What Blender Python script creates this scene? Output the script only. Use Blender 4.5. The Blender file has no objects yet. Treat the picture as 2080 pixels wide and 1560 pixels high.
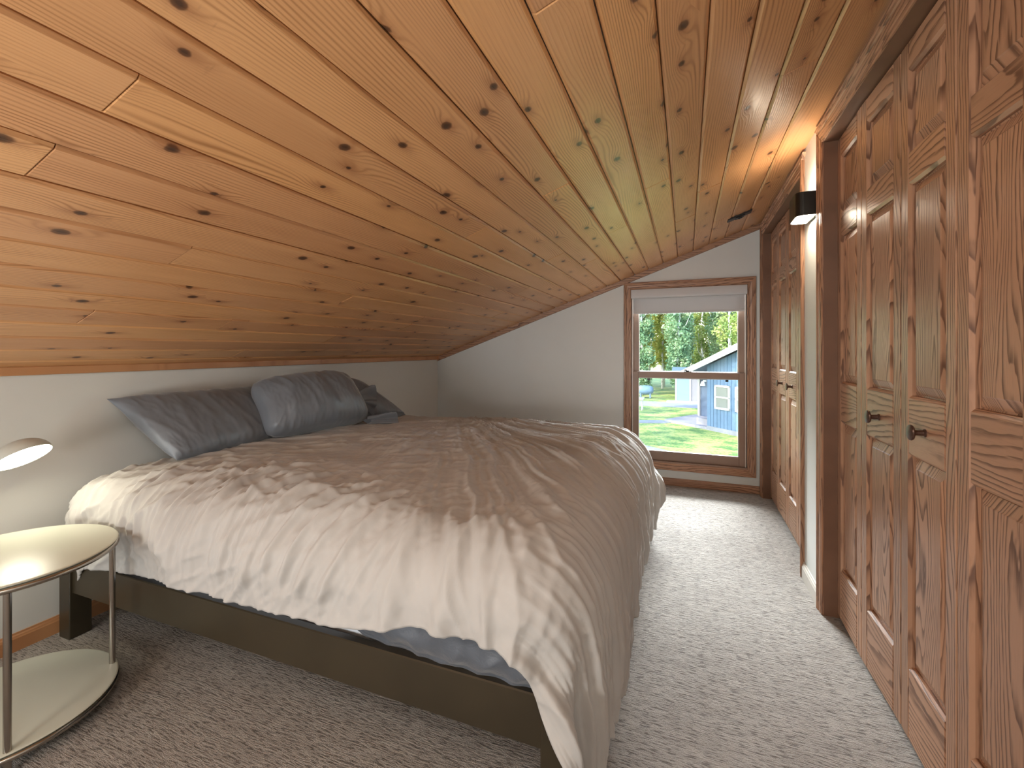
import bpy, bmesh, math, random
import numpy as np
from mathutils import Vector, Matrix
random.seed(7)
SC = bpy.context.scene
COL = SC.collection

# ------------------------------------------------------------------ camera
CAM_Z = 1.125
YAW = math.asin(354 / 982.0)
cd = bpy.data.cameras.new('camera')
cam = bpy.data.objects.new('camera', cd)
COL.objects.link(cam)
cam.location = (0, 0, CAM_Z)
cam.rotation_euler = (math.pi / 2, 0, YAW)
cd.sensor_width = 36.0
cd.lens = 36.0 * 916.0 / 2080.0
cd.shift_y = -69.0 / 2080.0
cd.clip_start = 0.02
cd.clip_end = 400
SC.camera = cam

# ------------------------------------------------------------------ world, sun, large lights, exposure
W = bpy.data.worlds.new('sky')
SC.world = W
W.use_nodes = True
wn = W.node_tree
wn.nodes.clear()
sky = wn.nodes.new('ShaderNodeTexSky')
sky.sky_type = 'NISHITA'
sky.sun_disc = False
sky.sun_elevation = math.radians(38)
sky.sun_rotation = math.radians(215)
bg = wn.nodes.new('ShaderNodeBackground')
bg.inputs['Strength'].default_value = 1.0
wo = wn.nodes.new('ShaderNodeOutputWorld')
wn.links.new(sky.outputs[0], bg.inputs[0])
wn.links.new(bg.outputs[0], wo.inputs[0])

sd = bpy.data.lights.new('sun', 'SUN')
sun = bpy.data.objects.new('sun', sd)
COL.objects.link(sun)
sd.energy = 4.5
sd.angle = math.radians(0.6)
sd.color = (1.0, 0.93, 0.80)
sun.rotation_euler = Vector((-0.55, -0.62, 0.62)).to_track_quat('Z', 'Y').to_euler()


def area(name, loc, aim, sx, sy, power, color):
    l = bpy.data.lights.new(name, 'AREA')
    l.shape = 'RECTANGLE'
    l.size = sx
    l.size_y = sy
    l.energy = power
    l.color = color
    o = bpy.data.objects.new(name, l)
    COL.objects.link(o)
    o.location = loc
    o.rotation_euler = (Vector(loc) - Vector(aim)).to_track_quat('Z', 'Y').to_euler()
    return o


# added fill light at the solid rear wall, behind the camera
area('rear_fill_light', (-1.60, -1.74, 0.72), (-0.9, 1.6, 1.25), 1.3, 1.0, 21, (0.84, 0.93, 1.0))
# added area light outside, boosting the sky light through the front window
area('front_sky_fill', (0.0, 8.6, 4.2), (-0.2, 3.0, 0.6), 4.5, 1.8, 2700, (0.92, 0.97, 1.0))
# added uplight behind the viewer to brighten the ceiling, no lamp modelled
area('uplight_fill', (-1.15, -0.90, 0.72), (-0.15, 1.5, 1.95), 0.45, 0.45, 13, (1.0, 0.95, 0.88))
area('overhead_fill', (0.12, -0.40, 1.885), (-0.15, 0.9, 0.2), 0.55, 0.30, 6.5, (1.0, 0.97, 0.92))  # added fill above the viewer, no fixture hangs there

SC.view_settings.view_transform = 'Standard'
SC.view_settings.look = 'None'
SC.view_settings.gamma = 1.0
SC.view_settings.use_curve_mapping = False
SC.view_settings.exposure = 0.86


# ------------------------------------------------------------------ node helper
class NT:
    def __init__(self, name):
        self.m = bpy.data.materials.new(name)
        self.m.use_nodes = True
        self.t = self.m.node_tree
        self.t.nodes.clear()
        self.out = self.n('ShaderNodeOutputMaterial')
        self.b = self.n('ShaderNodeBsdfPrincipled')
        self.l(self.b.outputs[0], self.out.inputs[0])

    def n(self, t, **k):
        x = self.t.nodes.new(t)
        for a, v in k.items():
            setattr(x, a, v)
        return x

    def l(self, a, b):
        self.t.links.new(a, b)

    def put(self, sock, v):
        if v is None:
            return
        if isinstance(v, bpy.types.NodeSocket):
            self.l(v, sock)
        else:
            sock.default_value = v

    def ma(self, op, a, b=None, c=None, clamp=False):
        x = self.n('ShaderNodeMath', operation=op, use_clamp=clamp)
        self.put(x.inputs[0], a)
        if b is not None: self.put(x.inputs[1], b)
        if c is not None: self.put(x.inputs[2], c)
        return x.outputs[0]

    def vm(self, op, a, b=None):
        x = self.n('ShaderNodeVectorMath', operation=op)
        self.put(x.inputs[0], a)
        if b is not None: self.put(x.inputs[1], b)
        return x.outputs['Value' if op in ('LENGTH', 'DOT_PRODUCT') else 'Vector']

    def comb(self, a, b, c=0.0):
        x = self.n('ShaderNodeCombineXYZ')
        self.put(x.inputs[0], a); self.put(x.inputs[1], b); self.put(x.inputs[2], c)
        return x.outputs[0]

    def sep(self, v):
        x = self.n('ShaderNodeSeparateXYZ')
        self.put(x.inputs[0], v)
        return x.outputs

    def noise(self, v, scale=1.0, detail=2.0, rough=0.5, dist=0.0):
        x = self.n('ShaderNodeTexNoise')
        self.put(x.inputs['Vector'], v)
        x.inputs['Scale'].default_value = scale
        x.inputs['Detail'].default_value = detail
        x.inputs['Roughness'].default_value = rough
        x.inputs['Distortion'].default_value = dist
        return x.outputs['Fac']

    def ramp(self, f, stops, interp='LINEAR'):
        x = self.n('ShaderNodeValToRGB')
        self.put(x.inputs[0], f)
        cr = x.color_ramp
        cr.interpolation = interp
        while len(cr.elements) < len(stops):
            cr.elements.new(0.5)
        for e, (p, c) in zip(cr.elements, stops):
            e.position = p
            e.color = (c, c, c, 1) if isinstance(c, (int, float)) else (c[0], c[1], c[2], 1)
        return x.outputs[0]

    def mix(self, f, a, b, blend='MIX'):
        x = self.n('ShaderNodeMix', data_type='RGBA', blend_type=blend)
        self.put(x.inputs[0], f)
        for s, v in ((x.inputs[6], a), (x.inputs[7], b)):
            if isinstance(v, tuple) and len(v) == 3: v = (*v, 1)
            self.put(s, v)
        return x.outputs[2]

    def smooth(self, v, lo, hi):
        x = self.n('ShaderNodeMapRange', interpolation_type='SMOOTHSTEP')
        self.put(x.inputs[0], v)
        self.put(x.inputs[1], lo); self.put(x.inputs[2], hi)
        return x.outputs[0]

    def bump(self, h, strength=0.3, dist=0.002, normal=None):
        x = self.n('ShaderNodeBump')
        x.inputs['Strength'].default_value = strength
        x.inputs['Distance'].default_value = dist
        self.put(x.inputs['Height'], h)
        if normal is not None: self.l(normal, x.inputs['Normal'])
        return x.outputs[0]

    def coords(self, rnd=True):
        tc = self.n('ShaderNodeTexCoord').outputs['Object']
        if not rnd: return tc, None
        oi = self.n('ShaderNodeObjectInfo')
        r = oi.outputs['Random']
        off = self.comb(self.ma('MULTIPLY', r, 17.3), self.ma('MULTIPLY', r, 71.7), self.ma('MULTIPLY', r, 33.1))
        return self.vm('ADD', tc, off), r

    def fin(self, col=None, rough=None, normal=None, **k):
        b = self.b
        if isinstance(col, tuple) and len(col) == 3: col = (*col, 1)
        self.put(b.inputs['Base Color'], col)
        self.put(b.inputs['Roughness'], rough)
        if normal is not None: self.l(normal, b.inputs['Normal'])
        for a, v in k.items():
            nm = a.replace('_', ' ')
            if isinstance(v, tuple) and len(v) == 3: v = (*v, 1)
            self.put(b.inputs[nm], v)
        return self.m


def plain(name, col, rough=0.5, var=0.06, scale=8, bump=0.0, bscale=200, **k):
    t = NT(name)
    P, r = t.coords(False)
    f = t.noise(P, scale, 3, 0.6)
    c = t.mix(t.smooth(f, 0.3, 0.7), tuple(x * (1 - var) for x in col), tuple(min(1, x * (1 + var)) for x in col))
    nrm = t.bump(t.noise(P, bscale, 2, 0.6), bump, 0.001) if bump else None
    return t.fin(c, rough, nrm, **k)


# ------------------------------------------------------------------ materials
def pine_mat(name, light, dark, knots=0.62, rough=0.36, coat=0.08):
    """knotty pine: local x across the board, y along it."""
    t = NT(name)
    P, rnd = t.coords()
    px, py, pz = t.sep(P)
    KX, KY = 0.11, 0.26
    V = t.comb(t.ma('DIVIDE', px, KX), t.ma('DIVIDE', py, KY))
    vo = t.n('ShaderNodeTexVoronoi', voronoi_dimensions='2D', feature='F1')
    vo.inputs['Scale'].default_value = 1.0
    vo.inputs['Randomness'].default_value = 1.0
    t.l(V, vo.inputs['Vector'])
    dv = t.vm('SUBTRACT', V, vo.outputs['Position'])
    dr = t.vm('MULTIPLY', dv, (KX, KY, 0))
    dx, dy, _ = t.sep(dr)
    cr, cg, cb = t.sep(vo.outputs['Color'])
    has = t.ma('GREATER_THAN', cr, 1 - knots)
    wob = t.ma('MULTIPLY', t.ma('SUBTRACT', t.noise(P, 60, 2), 0.5), 0.006)
    d = t.ma('ADD', t.vm('LENGTH', t.comb(dx, t.ma('MULTIPLY', dy, 0.75))), wob)
    kr = t.ma('MULTIPLY_ADD', cg, 0.0095, 0.0048)
    kn = t.ma('MULTIPLY', t.smooth(d, t.ma('MULTIPLY', kr, 1.15), t.ma('MULTIPLY', kr, 0.7)), has)
    kcore = t.ma('MULTIPLY', t.smooth(d, t.ma('MULTIPLY', kr, 0.75), t.ma('MULTIPLY', kr, 0.2)), has)
    # influence of the knot on the rings around it (long along the board)
    e2 = t.ma('ADD', t.ma('POWER', t.ma('DIVIDE', dx, 0.022), 2.0), t.ma('POWER', t.ma('DIVIDE', dy, 0.06), 2.0))
    infl = t.ma('MULTIPLY', t.ma('EXPONENT', t.ma('MULTIPLY', e2, -1.0)), has)
    halo = t.ma('MULTIPLY', t.ma('EXPONENT', t.ma('MULTIPLY', e2, -2.2)), has)
    big = t.noise(t.comb(t.ma('MULTIPLY', px, 5.0), t.ma('MULTIPLY', py, 0.75)), 1.0, 1.5, 0.4)
    mid = t.noise(t.comb(t.ma('MULTIPLY', px, 16.0), t.ma('MULTIPLY', py, 4.0)), 1.0, 2, 0.5)
    G = t.ma('ADD', px, t.ma('MULTIPLY', big, 0.16))
    G = t.ma('ADD', G, t.ma('MULTIPLY', mid, 0.006))
    G = t.ma('ADD', G, t.ma('MULTIPLY', infl, 0.022))
    rings = t.ma('SINE', t.ma('MULTIPLY', G, 2 * math.pi / 0.0082))
    r01 = t.ma('MULTIPLY_ADD', rings, 0.5, 0.5)
    late = t.ma('POWER', r01, 2.8)
    fine = t.noise(t.comb(t.ma('MULTIPLY', px, 420.0), t.ma('MULTIPLY', py, 6.0)), 1.0, 2, 0.6)
    patch = t.noise(t.comb(t.ma('MULTIPLY', px, 9.0), t.ma('MULTIPLY', py, 1.3)), 1.0, 3, 0.55)
    streng = t.ma('MULTIPLY', t.smooth(patch, 0.3, 0.7), 0.80)
    c = t.mix(t.ma('MULTIPLY_ADD', streng, late, 0.0), light, dark)
    c = t.mix(t.ma('MULTIPLY', t.smooth(fine, 0.35, 0.75), 0.16), c, dark)
    c = t.mix(t.ma('MULTIPLY', t.smooth(big, 0.55, 0.75), 0.20), c, (dark[0] * 0.95, dark[1] * 0.85, dark[2] * 0.75))
    # board to board variation: pale, tan, reddish
    var = t.ramp(t.ma('FRACT', t.ma('MULTIPLY', rnd, 7.31)),
                 [(0.0, (1.08, 1.03, 0.92)), (0.35, (1.0, 0.97, 0.95)), (0.7, (0.92, 0.86, 0.86)), (1.0, (1.12, 1.12, 1.08))])
    c = t.mix(1.0, c, var, 'MULTIPLY')
    c = t.mix(t.ma('MULTIPLY', halo, 0.55), c, (dark[0] * 0.72, dark[1] * 0.52, dark[2] * 0.5))
    # dark streaks trailing from the knots across the grain
    st = t.smooth(t.noise(t.comb(t.ma('MULTIPLY', px, 18.0), t.ma('MULTIPLY', py, 55.0)), 1.0, 2, 0.6), 0.60, 0.78)
    c = t.mix(t.ma('MULTIPLY', t.ma('MULTIPLY', st, infl), 0.6), c, (0.12, 0.05, 0.02))
    c = t.mix(t.ma('MULTIPLY', kn, 0.88), c, (0.09, 0.034, 0.014))
    c = t.mix(t.ma('MULTIPLY', kcore, 0.6), c, (0.03, 0.018, 0.012))
    h = t.ma('ADD', t.ma('MULTIPLY', late, 0.55), t.ma('MULTIPLY', t.noise(P, 45, 2, 0.5), 0.8))
    h = t.ma('SUBTRACT', h, t.ma('MULTIPLY', kn, 0.5))
    nrm = t.bump(h, 0.30, 0.0014)
    ro = t.ma('MULTIPLY_ADD', patch, 0.16, rough - 0.06)
    return t.fin(c, ro, nrm, Coat_Weight=coat, Coat_Roughness=0.16)


def oak_mat(name, axis, light=(0.455, 0.248, 0.146), dark=(0.095, 0.040, 0.022), rough=0.40, cath=5.0, coat=0.10, vary=0.12):
    """stained red oak; axis: the object axis along which the grain runs."""
    t = NT(name)
    P, rnd = t.coords()
    s = t.sep(P)
    o = {'x': (1, 0, 2), 'y': (0, 1, 2), 'z': (1, 2, 0)}[axis]
    a = t.ma('ADD', s[o[0]], t.ma('MULTIPLY', s[o[2]], 0.8))
    l = s[o[1]]
    wave = t.noise(t.comb(t.ma('MULTIPLY', a, 9.0), t.ma('MULTIPLY', l, 1.35)), 1.0, 1.2, 0.4)
    wob = t.noise(t.comb(t.ma('MULTIPLY', a, 35.0), t.ma('MULTIPLY', l, 9.0)), 1.0, 2, 0.55)
    G = t.ma('ADD', t.ma('MULTIPLY', a, 75.0), t.ma('ADD', t.ma('MULTIPLY', wave, cath * 2.2), t.ma('MULTIPLY', wob, 0.9)))
    saw = t.ma('FRACT', G)
    band = t.ma('MULTIPLY', t.smooth(saw, 0.45, 0.92), t.smooth(saw, 1.0, 0.93))
    pores = t.noise(t.comb(t.ma('MULTIPLY', a, 560.0), t.ma('MULTIPLY', l, 14.0)), 1.0, 2, 0.7)
    pm = t.smooth(pores, 0.50, 0.68)
    brk = t.noise(t.comb(t.ma('MULTIPLY', a, 170.0), t.ma('MULTIPLY', l, 10.0)), 1.0, 2, 0.6)
    tone = t.noise(t.comb(t.ma('MULTIPLY', a, 6.0), t.ma('MULTIPLY', l, 1.5)), 1.0, 2, 0.5)
    lines = t.ma('MULTIPLY', band, t.smooth(brk, 0.22, 0.52))
    c = t.mix(t.ma('MULTIPLY', lines, 0.88), light, dark)
    c = t.mix(t.ma('MULTIPLY', pm, t.ma('MULTIPLY_ADD', band, 0.32, 0.14)), c, dark)
    c = t.mix(t.ma('MULTIPLY', t.smooth(tone, 0.35, 0.75), 0.30), c, (light[0] * 0.72, light[1] * 0.64, light[2] * 0.58))
    rv = t.ma('MULTIPLY_ADD', t.ma('FRACT', t.ma('MULTIPLY', rnd, 5.77)), 2 * vary, 1 - vary)
    c = t.mix(1.0, c, t.comb(rv, rv, rv), 'MULTIPLY')
    h = t.ma('MULTIPLY_ADD', lines, -0.8, t.ma('MULTIPLY', pm, -0.5))
    nrm = t.bump(h, 0.3, 0.0007)
    return t.fin(c, t.ma('MULTIPLY_ADD', lines, 0.12, rough - 0.03), nrm, Coat_Weight=coat, Coat_Roughness=0.2)


def fabric_mat(name, col, rough=0.75, sheen=0.3, wscale=9, var=0.10, bump=0.35, fine=1.0):
    t = NT(name)
    P, r = t.coords(False)
    f = t.noise(P, 5, 3, 0.6)
    c = t.mix(t.smooth(f, 0.3, 0.7), tuple(x * (1 - var) for x in col), tuple(x * (1 + var) for x in col))
    q = t.vm('MULTIPLY', P, (1.0, 1.7, 1.0))
    w = t.noise(q, wscale * 3, 4, 0.62, 0.8)
    rid = t.ma('ABSOLUTE', t.ma('SUBTRACT', w, 0.5))
    n1 = t.bump(rid, bump, 0.012)
    th = t.noise(P, 900, 1, 0.5)
    n2 = t.bump(th, 0.12 * fine, 0.0006, n1)
    return t.fin(c, rough, n2, Sheen_Weight=sheen, Sheen_Roughness=0.4)


M = {}
M['pine'] = pine_mat('knotty_pine', (0.660, 0.362, 0.168), (0.320, 0.135, 0.045))
M['pine_trim'] = pine_mat('pine_trim', (0.46, 0.235, 0.115), (0.34, 0.15, 0.065), knots=0.12)
M['oak_z'] = oak_mat('oak_upright', 'z')
M['oak_y'] = oak_mat('oak_level', 'y')
M['oak_panel'] = oak_mat('oak_panel', 'z', cath=8.5)
M['oak_x'] = oak_mat('oak_across', 'x')
M['oak_far_z'] = oak_mat('oak_casing_upright', 'z', light=(0.35, 0.178, 0.098))
M['jamb'] = plain('brown_jamb', (0.165, 0.082, 0.047), 0.42, 0.10, 6, 0.05, 150)
M['sash'] = plain('brown_sash', (0.29, 0.19, 0.14), 0.42, 0.06, 6)
M['liner'] = plain('vinyl_liner', (0.62, 0.58, 0.54), 0.4, 0.03)
M['wall'] = plain('painted_wall', (0.640, 0.650, 0.630), 0.62, 0.012, 3, 0.10, 260)
M['wall_warm'] = plain('painted_wall_warm', (0.650, 0.645, 0.610), 0.62, 0.012, 3, 0.10, 260)
M['shell'] = plain('outer_shell', (0.32, 0.33, 0.34), 0.8, 0.1)
M['white_base'] = plain('painted_baseboard', (0.60, 0.55, 0.49), 0.35, 0.02)
M['blind'] = plain('blind_fabric', (0.56, 0.55, 0.55), 0.8, 0.02, 5, 0.1, 700)
t = NT('blind_cloth')
t.fin((0.52, 0.51, 0.51), 0.8)
tl = t.n('ShaderNodeBsdfTranslucent'); tl.inputs[0].default_value = (0.55, 0.53, 0.52, 1)
mx = t.n('ShaderNodeMixShader'); mx.inputs[0].default_value = 0.12
t.l(t.b.outputs[0], mx.inputs[1]); t.l(tl.outputs[0], mx.inputs[2]); t.l(mx.outputs[0], t.out.inputs[0])
M['blind_cloth'] = t.m
M['duvet'] = fabric_mat('duvet_cotton', (0.450, 0.428, 0.402), 0.85, 0.15, 6, 0.03, 0.05)
M['pillow'] = fabric_mat('pillow_sateen', (0.155, 0.170, 0.192), 0.42, 0.35, 4, 0.05, 0.06, 0.5)
M['sheet'] = fabric_mat('fitted_sheet', (0.090, 0.102, 0.122), 0.55, 0.35, 6, 0.08, 0.30)
M['mattress'] = plain('mattress_ticking', (0.62, 0.66, 0.72), 0.8, 0.05)
M['bedframe'] = plain('espresso_bed_frame', (0.034, 0.025, 0.013), 0.36, 0.14, 4, 0.04, 120)
M['lacquer'] = plain('white_glass', (0.58, 0.59, 0.50), 0.33, 0.01, 3)
M['nickel'] = plain('brushed_nickel', (0.42, 0.39, 0.35), 0.20, 0.05, 20, Metallic=1.0)
M['lampshade'] = plain('lamp_enamel', (0.50, 0.50, 0.44), 0.42, 0.03)
M['black'] = plain('black_metal', (0.012, 0.012, 0.013), 0.38, 0.10, 10)
M['bronze'] = plain('dark_bronze', (0.030, 0.027, 0.022), 0.30, 0.12, 12, Metallic=0.6)
M['knob'] = plain('antique_knob', (0.135, 0.080, 0.060), 0.34, 0.15, 60, Metallic=0.75)


def emis(name, col, strength):
    t = NT(name)
    return t.fin((0.9, 0.9, 0.85), 0.5, None, Emission_Color=col, Emission_Strength=strength)


M['lamp_glow'] = emis('lamp_glow', (1.0, 0.96, 0.76), 15.0)
M['sconce_glow'] = emis('sconce_glow', (1.0, 0.86, 0.66), 34.0)

# glass
t = NT('window_glass')
tr = t.n('ShaderNodeBsdfTransparent')
tr.inputs[0].default_value = (0.97, 0.985, 0.98, 1)
gl = t.n('ShaderNodeBsdfGlossy')
gl.inputs['Roughness'].default_value = 0.02
fr = t.n('ShaderNodeFresnel')
fr.inputs[0].default_value = 1.45
mx = t.n('ShaderNodeMixShader')
t.l(fr.outputs[0], mx.inputs[0]); t.l(tr.outputs[0], mx.inputs[1]); t.l(gl.outputs[0], mx.inputs[2])
t.l(mx.outputs[0], t.out.inputs[0])
M['glass'] = t.m

# carpet: textured loop, rows of tufts running across the room
t = NT('loop_carpet')
P, _ = t.coords(False)
x, y, z = t.sep(P)
wv = t.ma('MULTIPLY', t.noise(P, 5, 1, 0.5), 0.010)
yy = t.ma('ADD', y, wv)
tuft = t.noise(t.comb(t.ma('MULTIPLY', x, 30.0), t.ma('MULTIPLY', yy, 185.0)), 1.0, 2.5, 0.6)
dash = t.smooth(tuft, 0.50, 0.36)
grain = t.noise(P, 330, 2, 0.75)
blotch = t.noise(P, 2.2, 2, 0.5)
streak = t.noise(t.comb(t.ma('MULTIPLY', x, 9.0), t.ma('MULTIPLY', yy, 45.0)), 1.0, 2, 0.6)
c = t.mix(t.smooth(streak, 0.3, 0.7), (0.420, 0.370, 0.322), (0.540, 0.488, 0.432))
c = t.mix(t.ma('MULTIPLY', t.smooth(grain, 0.56, 0.30), 0.42), c, (0.19, 0.155, 0.125))
c = t.mix(t.ma('MULTIPLY', dash, 0.80), c, (0.100, 0.080, 0.064))
c = t.mix(t.ma('MULTIPLY', t.smooth(blotch, 0.4, 0.7), 0.14), c, (0.27, 0.23, 0.20))
hh = t.ma('ADD', t.ma('MULTIPLY', tuft, 1.0), t.ma('MULTIPLY', grain, 0.55))
M['carpet'] = t.fin(c, 0.95, t.bump(hh, 1.0, 0.014), Sheen_Weight=0.15)


# ------------------------------------------------------------------ mesh helpers
def link(name, me, mat=None, parent=None, smooth=False):
    o = bpy.data.objects.new(name, me)
    COL.objects.link(o)
    if mat is not None and not me.materials: me.materials.append(mat)
    if parent is not None: o.parent = parent
    if smooth:
        me.polygons.foreach_set('use_smooth', [True] * len(me.polygons))
    return o


def from_bm(name, bm, mat=None, parent=None, smooth=False, auto=None):
    bmesh.ops.recalc_face_normals(bm, faces=bm.faces)
    me = bpy.data.meshes.new(name)
    bm.to_mesh(me)
    bm.free()
    if auto is not None:
        me.polygons.foreach_set('use_smooth', [True] * len(me.polygons))
        me.set_sharp_from_angle(angle=math.radians(auto))
    return link(name, me, mat, parent, smooth)


def add_box(bm, x0, x1, y0, y1, z0, z1, bev=0.0, seg=1):
    m = Matrix.Translation(((x0 + x1) / 2, (y0 + y1) / 2, (z0 + z1) / 2)) @ Matrix.Diagonal((abs(x1 - x0), abs(y1 - y0), abs(z1 - z0), 1))
    r = bmesh.ops.create_cube(bm, size=1.0, matrix=m)
    if bev:
        es = list({e for v in r['verts'] for e in v.link_edges})
        bmesh.ops.bevel(bm, geom=es, offset=bev, segments=seg, affect='EDGES', profile=0.5)


def box(name, x0, x1, y0, y1, z0, z1, mat, parent=None, bev=0.0, seg=1):
    bm = bmesh.new()
    add_box(bm, x0, x1, y0, y1, z0, z1, bev, seg)
    return from_bm(name, bm, mat, parent)


def prism(bm, pts0, pts1):
    a = [bm.verts.new(p) for p in pts0]
    b = [bm.verts.new(p) for p in pts1]
    n = len(a)
    for i in range(n):
        j = (i + 1) % n
        bm.faces.new((a[i], a[j], b[j], b[i]))
    bm.faces.new(a[::-1])
    bm.faces.new(b)


def tube(bm, pts, r, n=12, closed=False):
    pts = [Vector(p) for p in pts]
    rings = []
    N = len(pts)
    up = Vector((0, 0, 1))
    for i, p in enumerate(pts):
        a = pts[(i - 1) % N] if (closed or i > 0) else p
        b = pts[(i + 1) % N] if (closed or i < N - 1) else p
        d = (b - a).normalized()
        u = up if abs(d.dot(up)) < 0.95 else Vector((1, 0, 0))
        e1 = d.cross(u).normalized()
        e2 = d.cross(e1).normalized()
        rr = r[i] if isinstance(r, (list, tuple)) else r
        rings.append([bm.verts.new(p + (e1 * math.cos(2 * math.pi * k / n) + e2 * math.sin(2 * math.pi * k / n)) * rr) for k in range(n)])
    for i in range(N if closed else N - 1):
        A, B = rings[i], rings[(i + 1) % N]
        for k in range(n):
            bm.faces.new((A[k], A[(k + 1) % n], B[(k + 1) % n], B[k]))
    if not closed:
        bm.faces.new(rings[0][::-1])
        bm.faces.new(rings[-1])


def lathe(bm, prof, n=32, mat=Matrix()):
    rings = []
    for r, z in prof:
        if r < 1e-6:
            rings.append([bm.verts.new(mat @ Vector((0, 0, z)))])
        else:
            rings.append([bm.verts.new(mat @ Vector((r * math.cos(2 * math.pi * k / n), r * math.sin(2 * math.pi * k / n), z))) for k in range(n)])
    for A, B in zip(rings, rings[1:]):
        for k in range(n):
            j = (k + 1) % n
            if len(A) == 1 and len(B) == 1: continue
            if len(A) == 1: bm.faces.new((A[0], B[k], B[j]))
            elif len(B) == 1: bm.faces.new((A[k], A[j], B[0]))
            else: bm.faces.new((A[k], A[j], B[j], B[k]))


def empty(name, loc=(0, 0, 0), rz=0.0):
    o = bpy.data.objects.new(name, None)
    o.empty_display_size = 0.1
    COL.objects.link(o)
    o.location = loc
    o.rotation_euler = (0, 0, rz)
    return o


def tag(o, label=None, cat=None, group=None, kind=None):
    if label: o['label'] = label
    if cat: o['category'] = cat
    if group: o['group'] = group
    if kind: o['kind'] = kind
    return o


def struct(o, label=None):
    o['kind'] = 'structure'
    if label: o['label'] = label
    return o


# ------------------------------------------------------------------ room dimensions
XL, XR = -2.345, 0.545          # knee wall, closet wall
YF, YB = 3.985, -1.80           # window wall, rear wall
K = 0.366                       # ceiling slope dz/dx


def ceil_z(x): return 1.915 + K * x


X_DOOR = 0.586
X_CAS = 0.530
OPEN_N = (1.035, 2.262)         # near closet opening (Y)
OPEN_F = (2.655, 3.880)         # far closet opening
DOOR_TOP = 2.0

# ---- floor
fl = box('floor', XL - 0.1, 1.25, YB - 0.1, YF + 0.1, -0.2, 0.0, M['carpet'])
struct(fl, 'beige grey textured loop carpet with short dark flecks in rows')

# ---- walls
zt = ceil_z(XL)
struct(box('wall_left', XL - 0.12, XL, YB - 0.1, YF + 0.12, -0.2, zt + 0.02, M['wall_warm']), 'low off-white knee wall behind the bed')


def wall_piece(bm, y0, y1, z0, z1=None, x0=XR, x1=XR + 0.03):
    if z1 is not None:
        add_box(bm, x0, x1, y0, y1, z0, z1)
    else:
        prism(bm, [(x0, y0, z0), (x1, y0, z0), (x1, y0, ceil_z(x1) + 0.01), (x0, y0, ceil_z(x0) + 0.01)],
              [(x0, y1, z0), (x1, y1, z0), (x1, y1, ceil_z(x1) + 0.01), (x0, y1, ceil_z(x0) + 0.01)])


bm = bmesh.new()
wall_piece(bm, YB, OPEN_N[0], 0.0)
wall_piece(bm, OPEN_N[1], OPEN_F[0], 0.0)
wall_piece(bm, OPEN_F[1], YF + 0.1, 0.0)
wall_piece(bm, OPEN_N[0], OPEN_N[1], DOOR_TOP + 0.015)
wall_piece(bm, OPEN_F[0], OPEN_F[1], DOOR_TOP + 0.015)
struct(from_bm('wall_right', bm, M['wall_warm']), 'off-white wall strip between the closets')
# closet interior behind the doors
bm = bmesh.new()
add_box(bm, 1.15, 1.25, YB, YF + 0.1, 0, 2.5)
add_box(bm, XR + 0.03, 1.2, OPEN_N[0] - 0.09, OPEN_N[0] - 0.05, 0, 2.1)
add_box(bm, XR + 0.03, 1.2, 2.42, 2.46, 0, 2.1)
struct(from_bm('wall_closet', bm, M['wall']))

# far gable wall with the window opening
WX0, WX1, WZ0, WZ1 = -0.446, 0.452, 0.182, 1.645
bm = bmesh.new()


def gable_piece(bm, x0, x1, z0, z1, y0, y1):
    if z1 is not None:
        add_box(bm, x0, x1, y0, y1, z0, z1)
    else:
        prism(bm, [(x0, y0, z0), (x1, y0, z0), (x1, y0, ceil_z(x1) + 0.01), (x0, y0, ceil_z(x0) + 0.01)],
              [(x0, y1, z0), (x1, y1, z0), (x1, y1, ceil_z(x1) + 0.01), (x0, y1, ceil_z(x0) + 0.01)])


gable_piece(bm, XL - 0.05, WX0, 0, None, YF, YF + 0.13)
gable_piece(bm, WX1, 1.25, 0, None, YF, YF + 0.13)
gable_piece(bm, WX0, WX1, WZ1, None, YF, YF + 0.13)
gable_piece(bm, WX0, WX1, 0, WZ0, YF, YF + 0.13)
struct(from_bm('wall_far', bm, M['wall']), 'off-white gable wall around the window')
bm = bmesh.new()
gable_piece(bm, XL - 0.05, 1.25, 0, None, YB - 0.12, YB)
struct(from_bm('wall_rear', bm, M['wall']), 'off-white wall behind the viewer')

# ---- ceiling: backing slab and planks
ANG = math.atan(K)
CA, SA = math.cos(ANG), math.sin(ANG)
bm = bmesh.new()
prism(bm, [(x, YB - 0.3, ceil_z(x) + dz) for x, dz in ((XL - 0.35, 0.018), (1.4, 0.018), (1.4, 0.20), (XL - 0.35, 0.20))],
      [(x, YF + 0.35, ceil_z(x) + dz) for x, dz in ((XL - 0.35, 0.018), (1.4, 0.018), (1.4, 0.20), (XL - 0.35, 0.20))])
ceiling = struct(from_bm('ceiling', bm, M['jamb']), 'sloping knotty pine plank ceiling with a clear glossy finish')

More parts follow.
